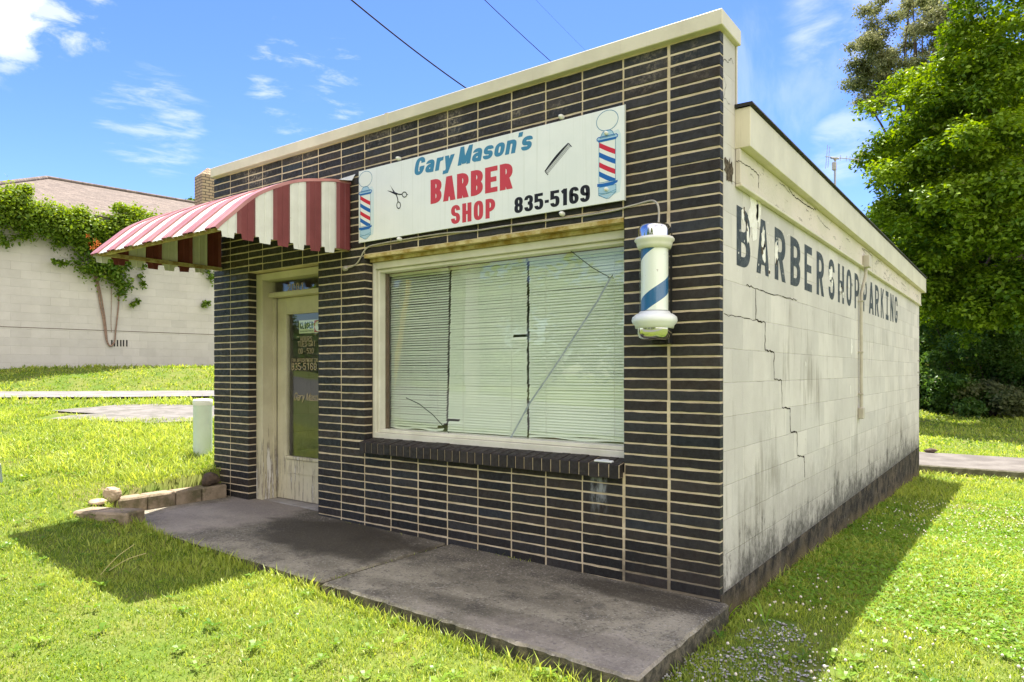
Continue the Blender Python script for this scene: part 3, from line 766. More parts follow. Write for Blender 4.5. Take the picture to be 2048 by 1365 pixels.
# ------------------------------------------------------------------ window
M_alum = mat('window_aluminium', (.72, .70, .60), .5, .4, var=(.62, .60, .50), vscale=4, bump=.1, bscale=60)
M_rust = mat('rusty_lintel', (.34, .235, .06), .9, .1, var=(.58, .50, .25), vscale=11, bump=.9, bscale=45)
M_glass = bpy.data.materials.new('glass'); M_glass.use_nodes = True
n = NT(M_glass.node_tree); M_glass.node_tree.nodes.remove(M_glass.node_tree.nodes['Principled BSDF'])
tr = n.new('ShaderNodeBsdfTransparent', Color=(.985, .995, .975, 1)); gl = n.new('ShaderNodeBsdfGlossy'); gl.inputs['Roughness'].default_value = .0
pos = n.new('ShaderNodeTexCoord').outputs['Object']
bp = n.new('ShaderNodeBump', Strength=.05, Distance=.02, Height=n.noise(pos, 1.7, 2, .5)); n.put(gl.inputs['Normal'], bp.outputs[0])
cosi = n.math('ABSOLUTE', n.vmath('DOT_PRODUCT', n.new('ShaderNodeNewGeometry').outputs['Incoming'], n.new('ShaderNodeNewGeometry').outputs['Normal']))
f2 = n.math('MULTIPLY_ADD', n.math('POWER', n.math('SUBTRACT', 1, cosi, clamp=True), 5), .94, .055, clamp=True)
mx = n.new('ShaderNodeMixShader'); n.put(mx.inputs[0], f2); n.l.new(tr.outputs[0], mx.inputs[1]); n.l.new(gl.outputs[0], mx.inputs[2])
n.l.new(mx.outputs[0], M_glass.node_tree.nodes['Material Output'].inputs[0])

mb = MB(); wx0, wx1, wz0, wz1 = -3.028, -.625, .775, 2.262
yf = .088
def frame(mb, x0, x1, z0, z1, wl, wt, wb, ya, yb):
    mb.box(x0, x0+wl, ya, yb, z0, z1, bev=.003); mb.box(x1-wl, x1, ya, yb, z0, z1, bev=.003)
    mb.box(x0+wl, x1-wl, ya, yb, z1-wt, z1, bev=.003); mb.box(x0+wl, x1-wl, ya, yb, z0, z0+wb, bev=.003)
frame(mb, wx0, wx1, wz0+.005, wz1, .030, .055, .045, yf, yf+.075)
frame(mb, wx0+.032, wx1-.032, wz0+.052, wz1-.057, .024, .026, .026, yf+.028, yf+.115)
win = mb.build('window', M_alum, shop)
mb = MB(); mb.box(WIN[0]+.001, WIN[1]-.001, -.003, .20, 2.291, 2.318); mb.box(WIN[0]+.004, WIN[1]-.004, .06, .20, 2.264, 2.289)
mb.build('lintel', M_rust, win)
gx0, gx1, gz0, gz1 = wx0+.05, wx1-.05, wz0+.07, wz1-.075; GY = yf+.085
mb = MB(); mb.box(gx0, gx1, GY, GY+.006, gz0, gz1); mb.build('pane', M_glass, win)
# cracks in the pane, and the grey tape over the longest
gp = lambda x, y: (lambda p: np.array([p[0], p[2]]))(onY(x, y, GY))
def gl_line(mb, pts, wd, y):
    P = [np.array(p) for p in pts]
    for i in range(len(P)-1):
        a, c = P[i], P[i+1]; t = c-a; L_ = np.linalg.norm(t); t /= L_; nn = np.array([-t[1], t[0]])*wd/2
        q = [a+nn-t*.001, a-nn-t*.001, c-nn+t*.001, c+nn+t*.001]; mb.add([(p[0], y, p[1]) for p in q], [(0, 1, 2, 3)])
M_tape = mat('grey_tape', (.33, .38, .38), .5, .4, var=(.25, .30, .30), vscale=20)
mb = MB(); gl_line(mb, [gp(1221, 556), gp(1195, 603), gp(1150, 672), gp(1100, 748), gp(1060, 806), gp(1021, 877)], .014, GY-.0015)
mb.build('tape_strip', M_tape, win)
mb = MB(); gl_line(mb, [gp(1141, 502), (gp(1185, 536)), gp(1208, 549), gp(1221, 556)], .006, GY-.0012)
gl_line(mb, [gp(1221, 556), gp(1226, 550)], .006, GY-.0012); gl_line(mb, [gp(1215, 556), gp(1228, 557)], .004, GY-.0012)
M_gcr = mat('glass_crack', (.06, .085, .06), .4, .4); mb.build('glass_crack', M_gcr, win); mb = MB()
gl_line(mb, [gp(812, 796), gp(838, 808), gp(866, 830), gp(886, 852), gp(899, 868)], .007, GY-.0012)
mb.build('glass_crack', M_gcr, win)
# brown clips at the top of the blinds
mb = MB()
for px, py in ((898, 527), (1056, 507)):
    c = gp(px, py); mb.box(c[0]-.028, c[0]+.028, GY+.012, GY+.03, c[1]-.022, c[1]+.03)
mb.box(gx0-.004, gx0+.012, GY+.01, GY+.05, gz0, gz1); mb.box(gx0, gx1, GY+.03, GY+.06, gz1-.01, gz1+.05)
mb.build('wood_stop', mat('brown_wood', (.15, .085, .055), .8, var=(.10, .055, .035), vscale=12), win)

# blinds
M_blind = bpy.data.materials.new('blind_slats'); M_blind.use_nodes = True
n = NT(M_blind.node_tree); b = M_blind.node_tree.nodes['Principled BSDF']
pos = n.new('ShaderNodeTexCoord').outputs['Object']
n.put(b.inputs['Base Color'], n.mix(n.ramp(n.noise(pos, 2.2, 4), .35, .65), (.86, .93, .81), (.80, .88, .76))); b.inputs['Roughness'].default_value = .45
M_cord = mat('blind_cord', (.75, .76, .68), .8)
BY = GY+.075
xg1 = onY(901, 700, BY)[0]; xg2 = onY(1056, 700, BY)[0]
BL = [(gx0+.005, xg1-.008, 42, 'left blind'), (xg1+.010, xg2-.008, 57, ''), (xg2+.012, gx1+.02, 58, '')]
LBL = ['white venetian blind behind the pane nearest the door, its slats half open', 'white venetian blind between the two dark gaps in the window', 'white venetian blind behind the taped crack, on the barber pole side']
for bi, (x0, x1, tilt, _) in enumerate(BL):
    t = thing('venetian_blind', LBL[bi], 'blind', ((x0+x1)/2, BY, gz1), 'venetian blinds in the shop window')
    mb = MB(); mb.box(x0, x1, BY-.018, BY+.018, gz1-.03, gz1+.0, bev=.003)
    mb.build('headrail', mat('blind_rail', (.80, .80, .70), .5), t)
    mb = MB(); z = gz1-.045; k = 0; pitch = .0205
    lean = [.0, .0, 0][bi]
    while z > gz0+.012:
        tl = R(tilt+random.uniform(-4, 4)); hw = .0125; sag = random.uniform(-.002, .002)
        xa = x0+random.uniform(-.004, .004)+(-.035*(gz1-z)/1.3 if bi == 1 else 0); xb = x1+random.uniform(-.004, .004)+(-.035*(gz1-z)/1.3 if bi == 0 else 0)
        px_z = lambda py: onY(1050, py, BY)[2]
        if bi == 1 and abs(z-px_z(672)) < .012: xb -= .13
        if bi == 1 and abs(z-px_z(846)) < .010: xa += .12
        if bi == 0 and abs(z-px_z(866)) < .03: xb -= .10*random.random()
        ns_ = 8; V = []
        droop = .012*max(0, (gz0+.09-z)/.09)*random.uniform(-1, 1)
        for q in range(ns_+1):
            x = xa+(xb-xa)*q/ns_; dz = sag*math.sin(math.pi*q/ns_)+droop*math.sin(q*1.3+k)
            for c_, cy in ((-1, 0), (-.33, .0016), (.33, .0016), (1, 0)):
                V.append((x, BY+c_*hw*math.cos(tl)+cy*math.sin(tl), z+dz+c_*hw*math.sin(tl)+cy*math.cos(tl)))
        F = [(q*4+r_, q*4+r_+1, (q+1)*4+r_+1, (q+1)*4+r_) for q in range(ns_) for r_ in range(3)]
        mb.add(V, F, 0, None, True); z -= pitch; k += 1
    mb.build('slats', M_blind, t)
    mb = MB()
    for fx_ in (.18, .82):
        x = x0+(x1-x0)*fx_; mb.tube([(x, BY-.014, gz1-.02), (x+.002, BY-.014, gz0+.02)], .0012, 5)
    mb.build('cord', M_cord, t)
    mb = MB(); mb.box(x0, x1, BY-.012, BY+.012, gz0-.006, gz0+.008, bev=.002); mb.build('bottom_rail', M_cord, t)

# small white bracket lying on the sill
p = onY(1208, 922, -.035); mb = MB(); mb.box(p[0]-.065, p[0]+.06, -.052, -.012, .7615, .775, bev=.004); mb.box(p[0]-.02, p[0]+.03, -.046, -.02, .7755, .780, bev=.002)
tag(mb.build('plastic_bracket', mat('white_plastic', (.72, .74, .76), .4, var=(.6, .62, .64))), 'small white plastic strip lying on the dark brick window sill', 'bracket')

# ------------------------------------------------------------------ door
M_wood = mat('peeling_wood', (.60, .555, .41), .75, .25, var=(.52, .475, .34), vscale=4, bump=.35, bscale=70)
n, b = parts_of(M_wood)
pos = n.new('ShaderNodeTexCoord').outputs['Object']; base = b.inputs['Base Color'].links[0].from_socket; s = n.new('ShaderNodeSeparateXYZ', Vector=pos)
pe = n.noise(n.scalev(pos, (16, 16, 1.1)), 1.5, 7, .7)
low = n.math('MULTIPLY_ADD', n.ramp(s.outputs[2], 1.1, .3), .12, pe)
c = n.mix(n.ramp(low, .64, .68), base, (.27, .235, .19)); c = n.mix(n.ramp(low, .70, .73), c, (.70, .68, .63))
n.put(b.inputs['Base Color'], c)
dx0, dx1 = DOOR[0]+.002, DOOR[1]-.002; dz = .075
mb = MB()
mb.box(dx0, dx0+.10, .085, .24, dz, 2.30, bev=.004); mb.box(dx1-.10, dx1, .085, .24, dz, 2.30, bev=.004)
mb.box(dx0+.101, dx1-.101, .085, .24, 2.235, 2.30, bev=.003)
mb.box(dx0+.101, dx1-.101, .15, .29, 2.072, 2.118, bev=.004)
mb.box(dx0+.1005, dx0+.116, .20, .24, dz, 2.07, bev=.002)
mb.box(dx0-.002, dx0+.03, .0885, .10, .09, 2.3); 
dfr = mb.build('door_frame', M_wood, shop)
mb = MB(); mb.box(dx0+.103, dx1-.103, .20, .206, 2.12, 2.234); mb.build('transom_pane', M_glass, dfr)
M_gold = mat('gold_leaf_lettering', (.52, .40, .23), .5, .4, var=(.40, .30, .17), vscale=30)
M_gold.node_tree.nodes['Principled BSDF'].inputs['Metallic'].default_value = .15
mb = MB(); c0 = onY(575, 578, .198)
text(mb, '2001', lambda u, v, h: (c0[0]+u*.075, .1985-h, c0[2]-.025+v*.07), .62, .16, .13, .28)
mb.build('house_number', M_gold, dfr)
mb = MB(); ddx0, ddx1 = -4.585, -3.757; dy0, dy1 = .245, .288; gzA, gzB = .51, 1.905; gA, gB = -4.435, -3.905
mb.box(ddx0, gA, dy0, dy1, dz+.012, 2.068, bev=.003); mb.box(gB, ddx1, dy0, dy1, dz+.012, 2.068, bev=.003)
mb.box(gA+.0005, gB-.0005, dy0, dy1, gzB, 2.068, bev=.003); mb.box(gA+.0005, gB-.0005, dy0+.003, dy1, dz+.012, gzA-.03, bev=.003)
mb.box(gA-.012, gB+.012, dy0-.010, dy1-.01, gzA-.029, gzA+.001, bev=.004)
mb.box(gA+.001, gB-.001, dy0-.002, dy0+.02, .345, .352)
for (a, c, d, e) in ((gA-.014, gA+.004, gzA, gzB), (gB-.004, gB+.014, gzA, gzB)): mb.box(a, c, dy0-.006, dy1-.01, d, e, bev=.003)
mb.box(gA-.014, gB+.014, dy0-.006, dy1-.01, gzB-.002, gzB+.016, bev=.003)
door = mb.build('door', M_wood, shop)
mb = MB(); mb.box(gA+.004, gB-.004, dy0+.016, dy0+.021, gzA+.002, gzB-.003); mb.build('pane', M_glass, door)
mb = MB(); mb.lathe([(.001, .0), (.022, .0), (.028, .012), (.02, .03), (.012, .034), (.012, .05)], 0, 0, 20)
mb.v = [(-3.83+x, dy0-.05+z_, 1.0+y) for x, y, z_ in mb.v]; mb.build('door_knob', mat('brass', (.55, .42, .2), .3, metal=1), door)
mb = MB(); yg = dy0+.0155
def door_text(s, px, py, H, W, wv, wh, gap, skew=0., widths={}):
    mb = MB(); p = onY(px, py, yg); text(mb, s, lambda u, v, h: (p[0]+u*H, yg-h*.5, p[2]+v*H), W, wv, wh, gap, widths, skew); mb.build('door_lettering', M_gold, door)
door_text('HOURS', 601, 684, .052, .55, .12, .10, .16); door_text('-', 594, 678, .05, .7, .1, .1, .1); door_text('-', 629, 674, .05, .5, .1, .1, .1)
door_text('TUES-SAT.', 596, 694, .052, .55, .12, .10, .14, 0, {'-': .5, '.': .3})
door_text('00 - 530', 597, 708, .052, .55, .12, .10, .14, 0, {'-': .6})
door_text('FOR APPOINTMENT CALL', 583, 725, .036, .52, .13, .12, .13, .12)
door_text('835-5169', 583, 741, .072, .58, .14, .12, .14, 0, {'-': .5})
door_text('Gary Mason', 587, 801, .075, .46, .11, .08, .07, .32, {'G': 1.3, 'M': 1.6})
mb = MB(); mb.box(dx0+.03, dx1-.03, .10, .30, .05, .082, bev=.004); mb.build('threshold', mat('threshold_stone', (.33, .31, .29), .8, var=(.24, .22, .2), bump=.3), dfr)
# closed sign hanging inside the door glass
cs = thing('closed_sign', 'small CLOSED card with a red clock panel hanging inside the door glass', 'sign', tuple(onY(597, 668, .270)))
p0 = onY(598, 668, .270); CW, CH = .36, .128
mb = MB(); mb.box(p0[0], p0[0]+CW, .270, .273, p0[2], p0[2]+CH); mb.build('card', mat('card_white', (.66, .70, .55), .6), cs)
Pc = lambda u, v, h: (p0[0]+u, .2697-h, p0[2]+v)
mb = MB(); text(mb, 'CLOSED', lambda u, v, h: Pc(.018+u*.066, .045+v*.066, h), .46, .2, .15, .06); 
for k in range(9): poly2(mb, [(.02+k*.022, .018), (.036+k*.022, .018), (.036+k*.022, .026), (.02+k*.022, .026)], Pc, 0, .0002)
mb.build('closed_lettering', mat('card_green', (.03, .07, .05), .6), cs)
mb = MB(); poly2(mb, [(.232, .006), (.352, .006), (.352, .122), (.232, .122)], Pc); mb.build('clock_panel', mat('card_red', (.45, .07, .05), .6), cs)
mb = MB(); poly2(mb, [(.292+.05*math.cos(a), .064+.05*math.sin(a)) for a in np.linspace(0, 2*math.pi, 24, endpoint=False)], Pc, 0, .0007); mb.build('clock_face', mat('card_cream', (.72, .70, .58), .6), cs)
mb = MB(); ring2(mb, [(.292, .064), (.292, .098)], Pc, .005, False, 0, .001); ring2(mb, [(.292, .064), (.315, .05)], Pc, .005, False, 0, .001); mb.build('clock_hand', mat('card_black', (.02, .02, .02), .6), cs)

# ------------------------------------------------------------------ shop sign
SY = -.036
sg = thing('shop_sign', 'long white sign board lettered for the barber shop, above the window', 'sign', (-1.85, 0, 2.43))
M_sign = mat('sign_panel', (.79, .81, .80), .45, .4, var=(.73, .76, .75), vscale=2)
n, b = parts_of(M_sign); pos = n.new('ShaderNodeTexCoord').outputs['Object']; base = b.inputs['Base Color'].links[0].from_socket
stv = n.ramp(n.noise(n.scalev(pos, (24, 1, .5)), 1.6, 5, .65), .5, .78)
n.put(b.inputs['Base Color'], n.mix(n.math('MULTIPLY', stv, .38), base, (.52, .55, .49)))
pTL, pBR = onY(718, 343, SY), onY(1249, 401, SY); sx0, sx1, sz0, sz1 = pTL[0], pBR[0], onY(983, 445, SY)[2]-.0, pTL[2]
sz0 = .5*(onY(718, 486, SY)[2]+onY(1248, 401, SY)[2]); sz1 = .5*(onY(718, 343, SY)[2]+onY(1249, 210, SY)[2])
mb = MB(); mb.box(sx0, sx1, SY, SY+.012, sz0, sz1, bev=.0015); mb.box(sx0+.1, sx1-.1, SY+.0125, -.001, sz0+.06, sz0+.10); mb.box(sx0+.1, sx1-.1, SY+.0125, -.001, sz1-.10, sz1-.06)
mb.build('panel', M_sign, sg)
mb = MB(); mb.box(sx0-.003, sx0-.0005, SY-.001, SY+.014, sz0-.003, sz1+.003); mb.build('edge_trim', mat('edge_grey', (.55, .56, .53), .5), sg); mb = MB(); mb.box(sx1+.0005, sx1+.003, SY-.001, SY+.014, sz0-.003, sz1+.003); mb.build('edge_trim', mat('edge_grey', (.55, .56, .53), .5), sg)
def S(px, py): p = onY(660+px/2.923, 180+py/2.923, SY); return np.array([p[0], p[2]])
def sign_P(o, H): return lambda u, v, h: (o[0]+u*H, SY-.0004-h, o[1]+v*H)
M_blue = mat('sign_blue', (.055, .22, .38), .5, .3); M_red = mat('sign_red', (.54, .055, .075), .5, .3); M_ink = mat('sign_black', (.012, .012, .014), .5, .3)
M_sblue = mat('stripe_blue', (.012, .12, .42), .5, .3); M_sred = mat('stripe_red', (.56, .025, .05), .5, .3); M_swhite = mat('stripe_white', (.74, .77, .74), .5, .3); M_pale = mat('glass_blue', (.36, .55, .70), .5, .3)
M_halo = mat('halo_blue', (.60, .71, .74), .5, .3)
def fit(s, pl, prr, H, wv, wh, gapf, widths={}, skew=0., m=None, name='lettering'):
    """fit a word between two points of the board (cap height H in metres)"""
    mb = MB(); L_ = (prr[0]-pl[0])/H; cnt = 0; sp = 0
    for ch in s:
        if ch == ' ': sp += .55; continue
        cnt += widths.get(ch, 1)
    ng = len(s.replace(' ', ''))-1
    W = L_/(cnt+sp+gapf*ng)
    text(mb, s, sign_P(pl, H), W, wv*W, wh, gapf*W, widths, skew); mb.build(name, m, sg)
hG = S(525, 398)[1]-S(525, 497)[1]
g0, g1 = S(489, 505), S(733, 440); m0, m1 = S(746, 446), S(1182, 352); zB = .5*(g0[1]+S(700, 447)[1])
zB = .5*(g0[1]+m0[1])
HG = S(835, 322)[1]-S(835, 429)[1]
gm = (g0[0], zB); fit('Gary', gm, (S(715, 0)[0], 0), HG, .45, .20, .18, {'G': 1.15, 'r': .78, 'a': 1.0}, .22, M_blue, 'name_lettering')
fit("Mason's", (m0[0], zB), (m1[0]-.01, 0), HG, .41, .20, .15, {'M': 1.35, "'": .22}, .22, M_blue, 'name_lettering')
b0, b1 = S(588, 668), S(1068, 578); HB = .5*((S(588, 517)-b0)[1]+(S(1065, 435)-b1)[1]); fit('BARBER', (b0[0], .5*(b0[1]+b1[1])), (b1[0], 0), HB, .46, .19, .18, {}, 0, M_red, 'barber_lettering')
b0, b1 = S(708, 786), S(966, 748); HS = .5*((S(708, 672)-b0)[1]+(S(966, 638)-b1)[1]); fit('SHOP', (b0[0], .5*(b0[1]+b1[1])), (b1[0], 0), HS, .43, .19, .24, {}, 0, M_red, 'shop_lettering')
b0, b1 = S(1078, 721), S(1520, 655); HP = .5*((S(1080, 628)-b0)[1]+(S(1518, 555)-b1)[1]); fit('835-5169', (b0[0], .5*(b0[1]+b1[1])), (b1[0], 0), HP, .42, .18, .16, {'-': .45, '1': .7}, 0, M_ink, 'phone_lettering')
# scissors
mb = MB(); q = lambda x, y: tuple(S(x, y)); Ps = lambda x, y, h: (x, SY-.0004-h, y)
poly2(mb, [q(333, 589), q(352, 592), q(384, 600), q(398, 606), q(392, 615), q(378, 611)], Ps, 0, .0003)
poly2(mb, [q(350, 553), q(362, 574), q(380, 598), q(392, 612), q(384, 616), q(370, 596)], Ps, 0, .0006)
ring2(mb, [q(388, 608), q(408, 612), q(424, 611)], Ps, .009, False, 0, .0009); ring2(mb, [q(388, 612), q(396, 635), q(398, 656)], Ps, .009, False, 0, .0012)
for cx, cy, rx, ry in ((436, 613, 13, 15), (402, 675, 11, 19)):
    ring2(mb, [q(cx+rx*math.cos(a), cy+ry*math.sin(a)) for a in np.linspace(0, 2*math.pi, 18, endpoint=False)], Ps, .007, True, 0, .0015)
ring2(mb, [q(447, 611), q(457, 614)], Ps, .005, False, 0, .0018)
mb.build('scissors_picture', M_ink, sg)
# comb
mb = MB(); A_, B_ = np.array(S(1257, 477)), np.array(S(1394, 312)); t = B_-A_; Lc = np.linalg.norm(t); t /= Lc; nn = np.array([-t[1], t[0]])
nn = -nn if (nn[0] > 0) else nn
sp_ = [A_+t*Lc*k/14+nn*(.010*math.sin(math.pi*k/14)+.004) for k in range(15)]; lo = [A_+t*Lc*k/14-nn*.004 for k in range(15)]
mb.add([Ps(*p, .0003) for p in sp_+lo], [(k, k+1, 15+k+1, 15+k) for k in range(14)])
for k in range(31):
    p_ = A_+t*Lc*(k/30)-nn*.002; e = p_-nn*(.036 if k in (0, 30) else .030); ring2(mb, [tuple(p_), tuple(e)], Ps, .006 if k in (0, 30) else .0028, False, 0, .0006)
mb.build('comb_picture', M_ink, sg)
# two painted barber poles
def pole_pic(cx, z0, z1, wd, label):
    Hh = z1-z0; X = lambda u: cx+u*wd; Z = lambda v: z0+v*Hh; Pp = lambda u, v, h: (X(u), SY-.0004-h, Z(v))
    mats = [M_sblue, M_sred, M_swhite, M_pale, M_blue, M_halo]; mb = MB()
    c12 = [(.62*math.cos(a), .885+.115*math.sin(a)) for a in np.linspace(0, 2*math.pi, 28, endpoint=False)]
    poly2(mb, [(.02, .02), (.72, .05), (.80, .2), (.78, .7), (.62, .76), (-.5, .70), (-.55, .1)], Pp, 5, .0001)
    poly2(mb, c12, Pp, 2, .0002); 
    def rg(pts, wd_, mi, h, closed=True): ring2(mb, [(X(a), Z(c)) for a, c in pts], lambda_p, wd_, closed, mi, h)
    lambda_p = lambda x, y, h: (x, SY-.0004-h, y)
    rg(c12, .004, 4, .0006)
    poly2(mb, [(-.42, .70), (.42, .70), (.28, .755), (.12, .775), (-.12, .775), (-.28, .755)], Pp, 3, .0003)
    rg([(-.42, .70), (.42, .70), (.28, .755), (.12, .775), (-.12, .775), (-.28, .755)], .004, 4, .0008)
    poly2(mb, [(-.58, .675), (.58, .675), (.60, .695), (.52, .712), (-.52, .712), (-.60, .695)], Pp, 3, .0004); rg([(-.58, .675), (.58, .675), (.60, .695), (.52, .712), (-.52, .712), (-.60, .695)], .005, 0, .0009)
    poly2(mb, [(-.50, .655), (.50, .655), (.55, .674), (-.55, .674)], Pp, 0, .0005)
    poly2(mb, [(-.47, .19), (.47, .19), (.47, .655), (-.47, .655)], Pp, 2, .0003); rg([(-.47, .19), (.47, .19), (.47, .655), (-.47, .655)], .003, 4, .0011)
    for k, (zt, mi) in enumerate(((.655, 1), (.545, 0), (.43, 1), (.325, 0))):
        th = .058; dz_ = .115; pts = []
        for u in np.linspace(-.47, .47, 9): pts.append((u, min(.655, zt-dz_*(u+.47)/.94-.004*math.sin(math.pi*(u+.47)/.94))))
        lo_ = [(u, max(.185, v-th)) for u, v in reversed(pts)]
        n_ = len(pts); al = pts+lo_
        mb.add([Pp(a, c, .0006) for a, c in al], [(j, j+1, 2*n_-2-j, 2*n_-1-j) for j in range(n_-1)], mi)
    poly2(mb, [(-.58, .150), (-.3, .138), (.3, .140), (.58, .165), (.60, .190), (.3, .182), (-.3, .178), (-.58, .182)], Pp, 0, .0007)
    poly2(mb, [(-.50, .05), (.50, .06), (.50, .142), (-.50, .138)], Pp, 3, .0002); rg([(-.50, .05), (.50, .06), (.50, .142), (-.50, .138)], .003, 4, .0008)
    poly2(mb, [(-.50, .05), (0, .0), (.50, .06), (.2, .048), (-.2, .044)], Pp, 3, .0004); rg([(-.50, .05), (-.05, .0), (.12, .0), (.50, .06)], .004, 4, .0009, False)
    rg([(-.5, .075), (-.1, .055), (.5, .085)], .003, 4, .001, False)
    o = mb.build('barber_pole_picture', mats, sg); o['label'] = label
zt, zb_ = S(207, 477)[1], S(207, 873)[1]; pole_pic(S(207, 0)[0], zb_, zt, S(239, 0)[0]-S(176, 0)[0], 'barber pole picture near the scissors')
zt, zb_ = S(1623, 120)[1], S(1610, 637)[1]; pole_pic(S(1621, 0)[0], zb_, zt, S(1672, 0)[0]-S(1570, 0)[0], 'barber pole picture near the comb')
M_bolt = mat('bolt_white', (.75, .75, .70), .4)
for i, (px, py) in enumerate(((398, 401), (1350, 157), (404, 872), (1354, 724), (1618, 255), (1618, 583))):
    c = S(px, py); r_ = .016 if i < 4 else .013; mb = MB(); mb.lathe([(0, .026), (r_*.6, .024), (r_, .014), (r_, 0)], 0, 0, 14)
    mb.v = [(c[0]+x, SY+(.0 if i > 3 else .02)-z_*(1 if i > 3 else 1.6), c[1]+y) for x, y, z_ in mb.v]; mb.build('bolt', M_bolt, sg)

# ------------------------------------------------------------------ barber pole on its bracket
PY = -.142
pc = onY(1309, 560, PY); pcx = pc[0]; Zp = lambda py, px=1309: onY(px, py, PY)[2]
bp_ = thing('barber_pole', 'wall mounted barber pole with blue and white stripes under chrome caps', 'barber pole', (pcx, 0, Zp(681)))
M_chrome = mat('chrome', (.60, .60, .60), .10, metal=1, bump=.03, bscale=18)
M_enamel = mat('cream_collar', (.74, .74, .68), .35, .5, var=(.66, .66, .60), vscale=8); M_enamel2 = mat('white_collar', (.72, .745, .74), .3, .5)
zc = [Zp(v) for v in (449, 476, 484, 497, 627, 640, 656, 681)]
mb = MB(); mb.lathe([(0, zc[0]+.004), (.05, zc[0]+.002), (.082, zc[0]-.006), (.094, zc[0]-.022), (.097, zc[0]-.04), (.097, zc[1])], pcx, PY, 40); mb.build('top_cap', M_chrome, bp_)
mb = MB(); mb.lathe([(.06, zc[1]), (.108, zc[1]-.001), (.117, zc[1]-.012), (.117, zc[1]-.02), (.106, zc[1]-.03), (.104, zc[2]-.022), (.094, zc[3]-.006), (.06, zc[3]-.007)], pcx, PY, 40); mb.build('top_collar', M_enamel, bp_)
mb = MB(); mb.lathe([(.06, zc[4]+.012), (.088, zc[4]+.010), (.096, zc[4]-.004), (.108, zc[4]-.006), (.13, zc[4]-.024), (.134, zc[5]-.004), (.130, zc[5]-.020), (.116, zc[5]-.034), (.112, zc[6]-.004), (.06, zc[6]-.006)], pcx, PY, 40); mb.build('bottom_collar', M_enamel2, bp_)
mb = MB(); mb.lathe([(.100, zc[6]), (.100, zc[7]+.045), (.093, zc[7]+.018), (.075, zc[7]+.003), (.03, zc[7]), (0, zc[7])], pcx, PY, 40); mb.build('bottom_cap', M_chrome, bp_)
M_pole = bpy.data.materials.new('pole_stripes'); M_pole.use_nodes = True; n = NT(M_pole.node_tree); b = M_pole.node_tree.nodes['Principled BSDF']; b.inputs['Roughness'].default_value = .4
pos = n.new('ShaderNodeTexCoord').outputs['Object']; s = n.new('ShaderNodeSeparateXYZ', Vector=pos)
ang = n.math('ARCTAN2', n.math('ADD', s.outputs[1], -PY), s.outputs[0])
phase = n.math('SUBTRACT', n.math('DIVIDE', s.outputs[2], .33), n.math('DIVIDE', ang, 2*math.pi))
fr0 = n.math('FRACT', n.math('ADD', phase, .19)); bl = n.math('LESS_THAN', fr0, .30)
scr = n.ramp(n.noise(n.scalev(pos, (30, 30, 1.2)), 1.5, 3), .6, .75, 0, .35)
blue = n.mix(scr, (.012, .115, .30), (.18, .33, .52)); col = n.mix(bl, (.80, .83, .80), blue)
red_ = n.ramp(n.noise(pos, 17, 6, .7, .6), .60, .64); zone = n.math('MULTIPLY', n.ramp(n.math('ABSOLUTE', n.math('SUBTRACT', fr0, .64)), .17, .09), n.math('SUBTRACT', 1, bl))
col = n.mix(n.math('MULTIPLY', n.math('MULTIPLY', red_, zone), .8), col, (.27, .15, .17)); n.put(b.inputs['Base Color'], col)
mb = MB(); mb.lathe([(.080, zc[3]-.008), (.080, zc[4]+.014)], pcx, PY, 48); mb.build('striped_cylinder', M_pole, bp_)
M_tube = M_glass.copy(); M_tube.name = 'tube_glass'
mb = MB(); mb.lathe([(.089, zc[3]-.008), (.089, zc[4]+.012)], pcx, PY, 48); mb.build('glass_tube', M_tube, bp_)
M_iron = mat('black_iron', (.015, .015, .016), .5, .4)
mb = MB(); mb.box(pcx-.055, pcx+.055, -.058, -.002, zc[7]-.02, zc[1]+.05, bev=.006)
for z_ in (zc[1]-.015, zc[6]-.02): mb.box(pcx-.04, pcx+.045, PY+.05, -.059, z_-.025, z_+.025, bev=.004)
mb.box(pcx-.03, pcx+.03, PY+.02, -.059, zc[7]-.015, zc[7]-.0015, bev=.003); mb.build('bracket', M_iron, bp_)

# cable clipped along the wall to the pole
M_cable = mat('grey_cable', (.46, .43, .36), .6, var=(.36, .33, .27), vscale=9)
ct = thing('electric_cable', 'grey electric cable running under the sign board to the barber pole', 'cable', tuple(onY(686, 538, 0)))
cpt = [(686, 538), (700, 535), (715, 526), (733, 497), (760, 488), (800, 481), (860, 471), (900, 466), (950, 462), (1000, 454), (1060, 446), (1120, 438), (1180, 430), (1230, 421), (1255, 414), (1275, 409), (1292, 404), (1306, 402), (1315, 409), (1318, 425), (1317, 448)]
P = [onY(x, y, -.012 if i < 16 else -.012-(PY*-1-.012)*min(1, (i-15)/5)) for i, (x, y) in enumerate(cpt)]
def spline(P, k=6):
    P = [np.array(p) for p in P]; out = []
    for i in range(len(P)-1):
        p0, p1, p2, p3 = P[max(0, i-1)], P[i], P[i+1], P[min(len(P)-1, i+2)]
        for t in np.linspace(0, 1, k, endpoint=False):
            out.append(.5*((2*p1)+(-p0+p2)*t+(2*p0-5*p1+4*p2-p3)*t*t+(-p0+3*p1-3*p2+p3)*t**3))
    out.append(P[-1]); return out
mb = MB(); mb.tube(spline(P), .0065, 7); mb.build('cable', M_cable, ct)
mb = MB(); e = onY(686, 538, -.01); mb.lathe([(.022, -.012), (.024, 0), (.014, .014), (0, .016)], 0, 0, 14); mb.v = [(e[0]+.03+x*1.5, -.014-z_, e[2]+y) for x, y, z_ in mb.v]; mb.build('cable_gland', M_cable, ct)

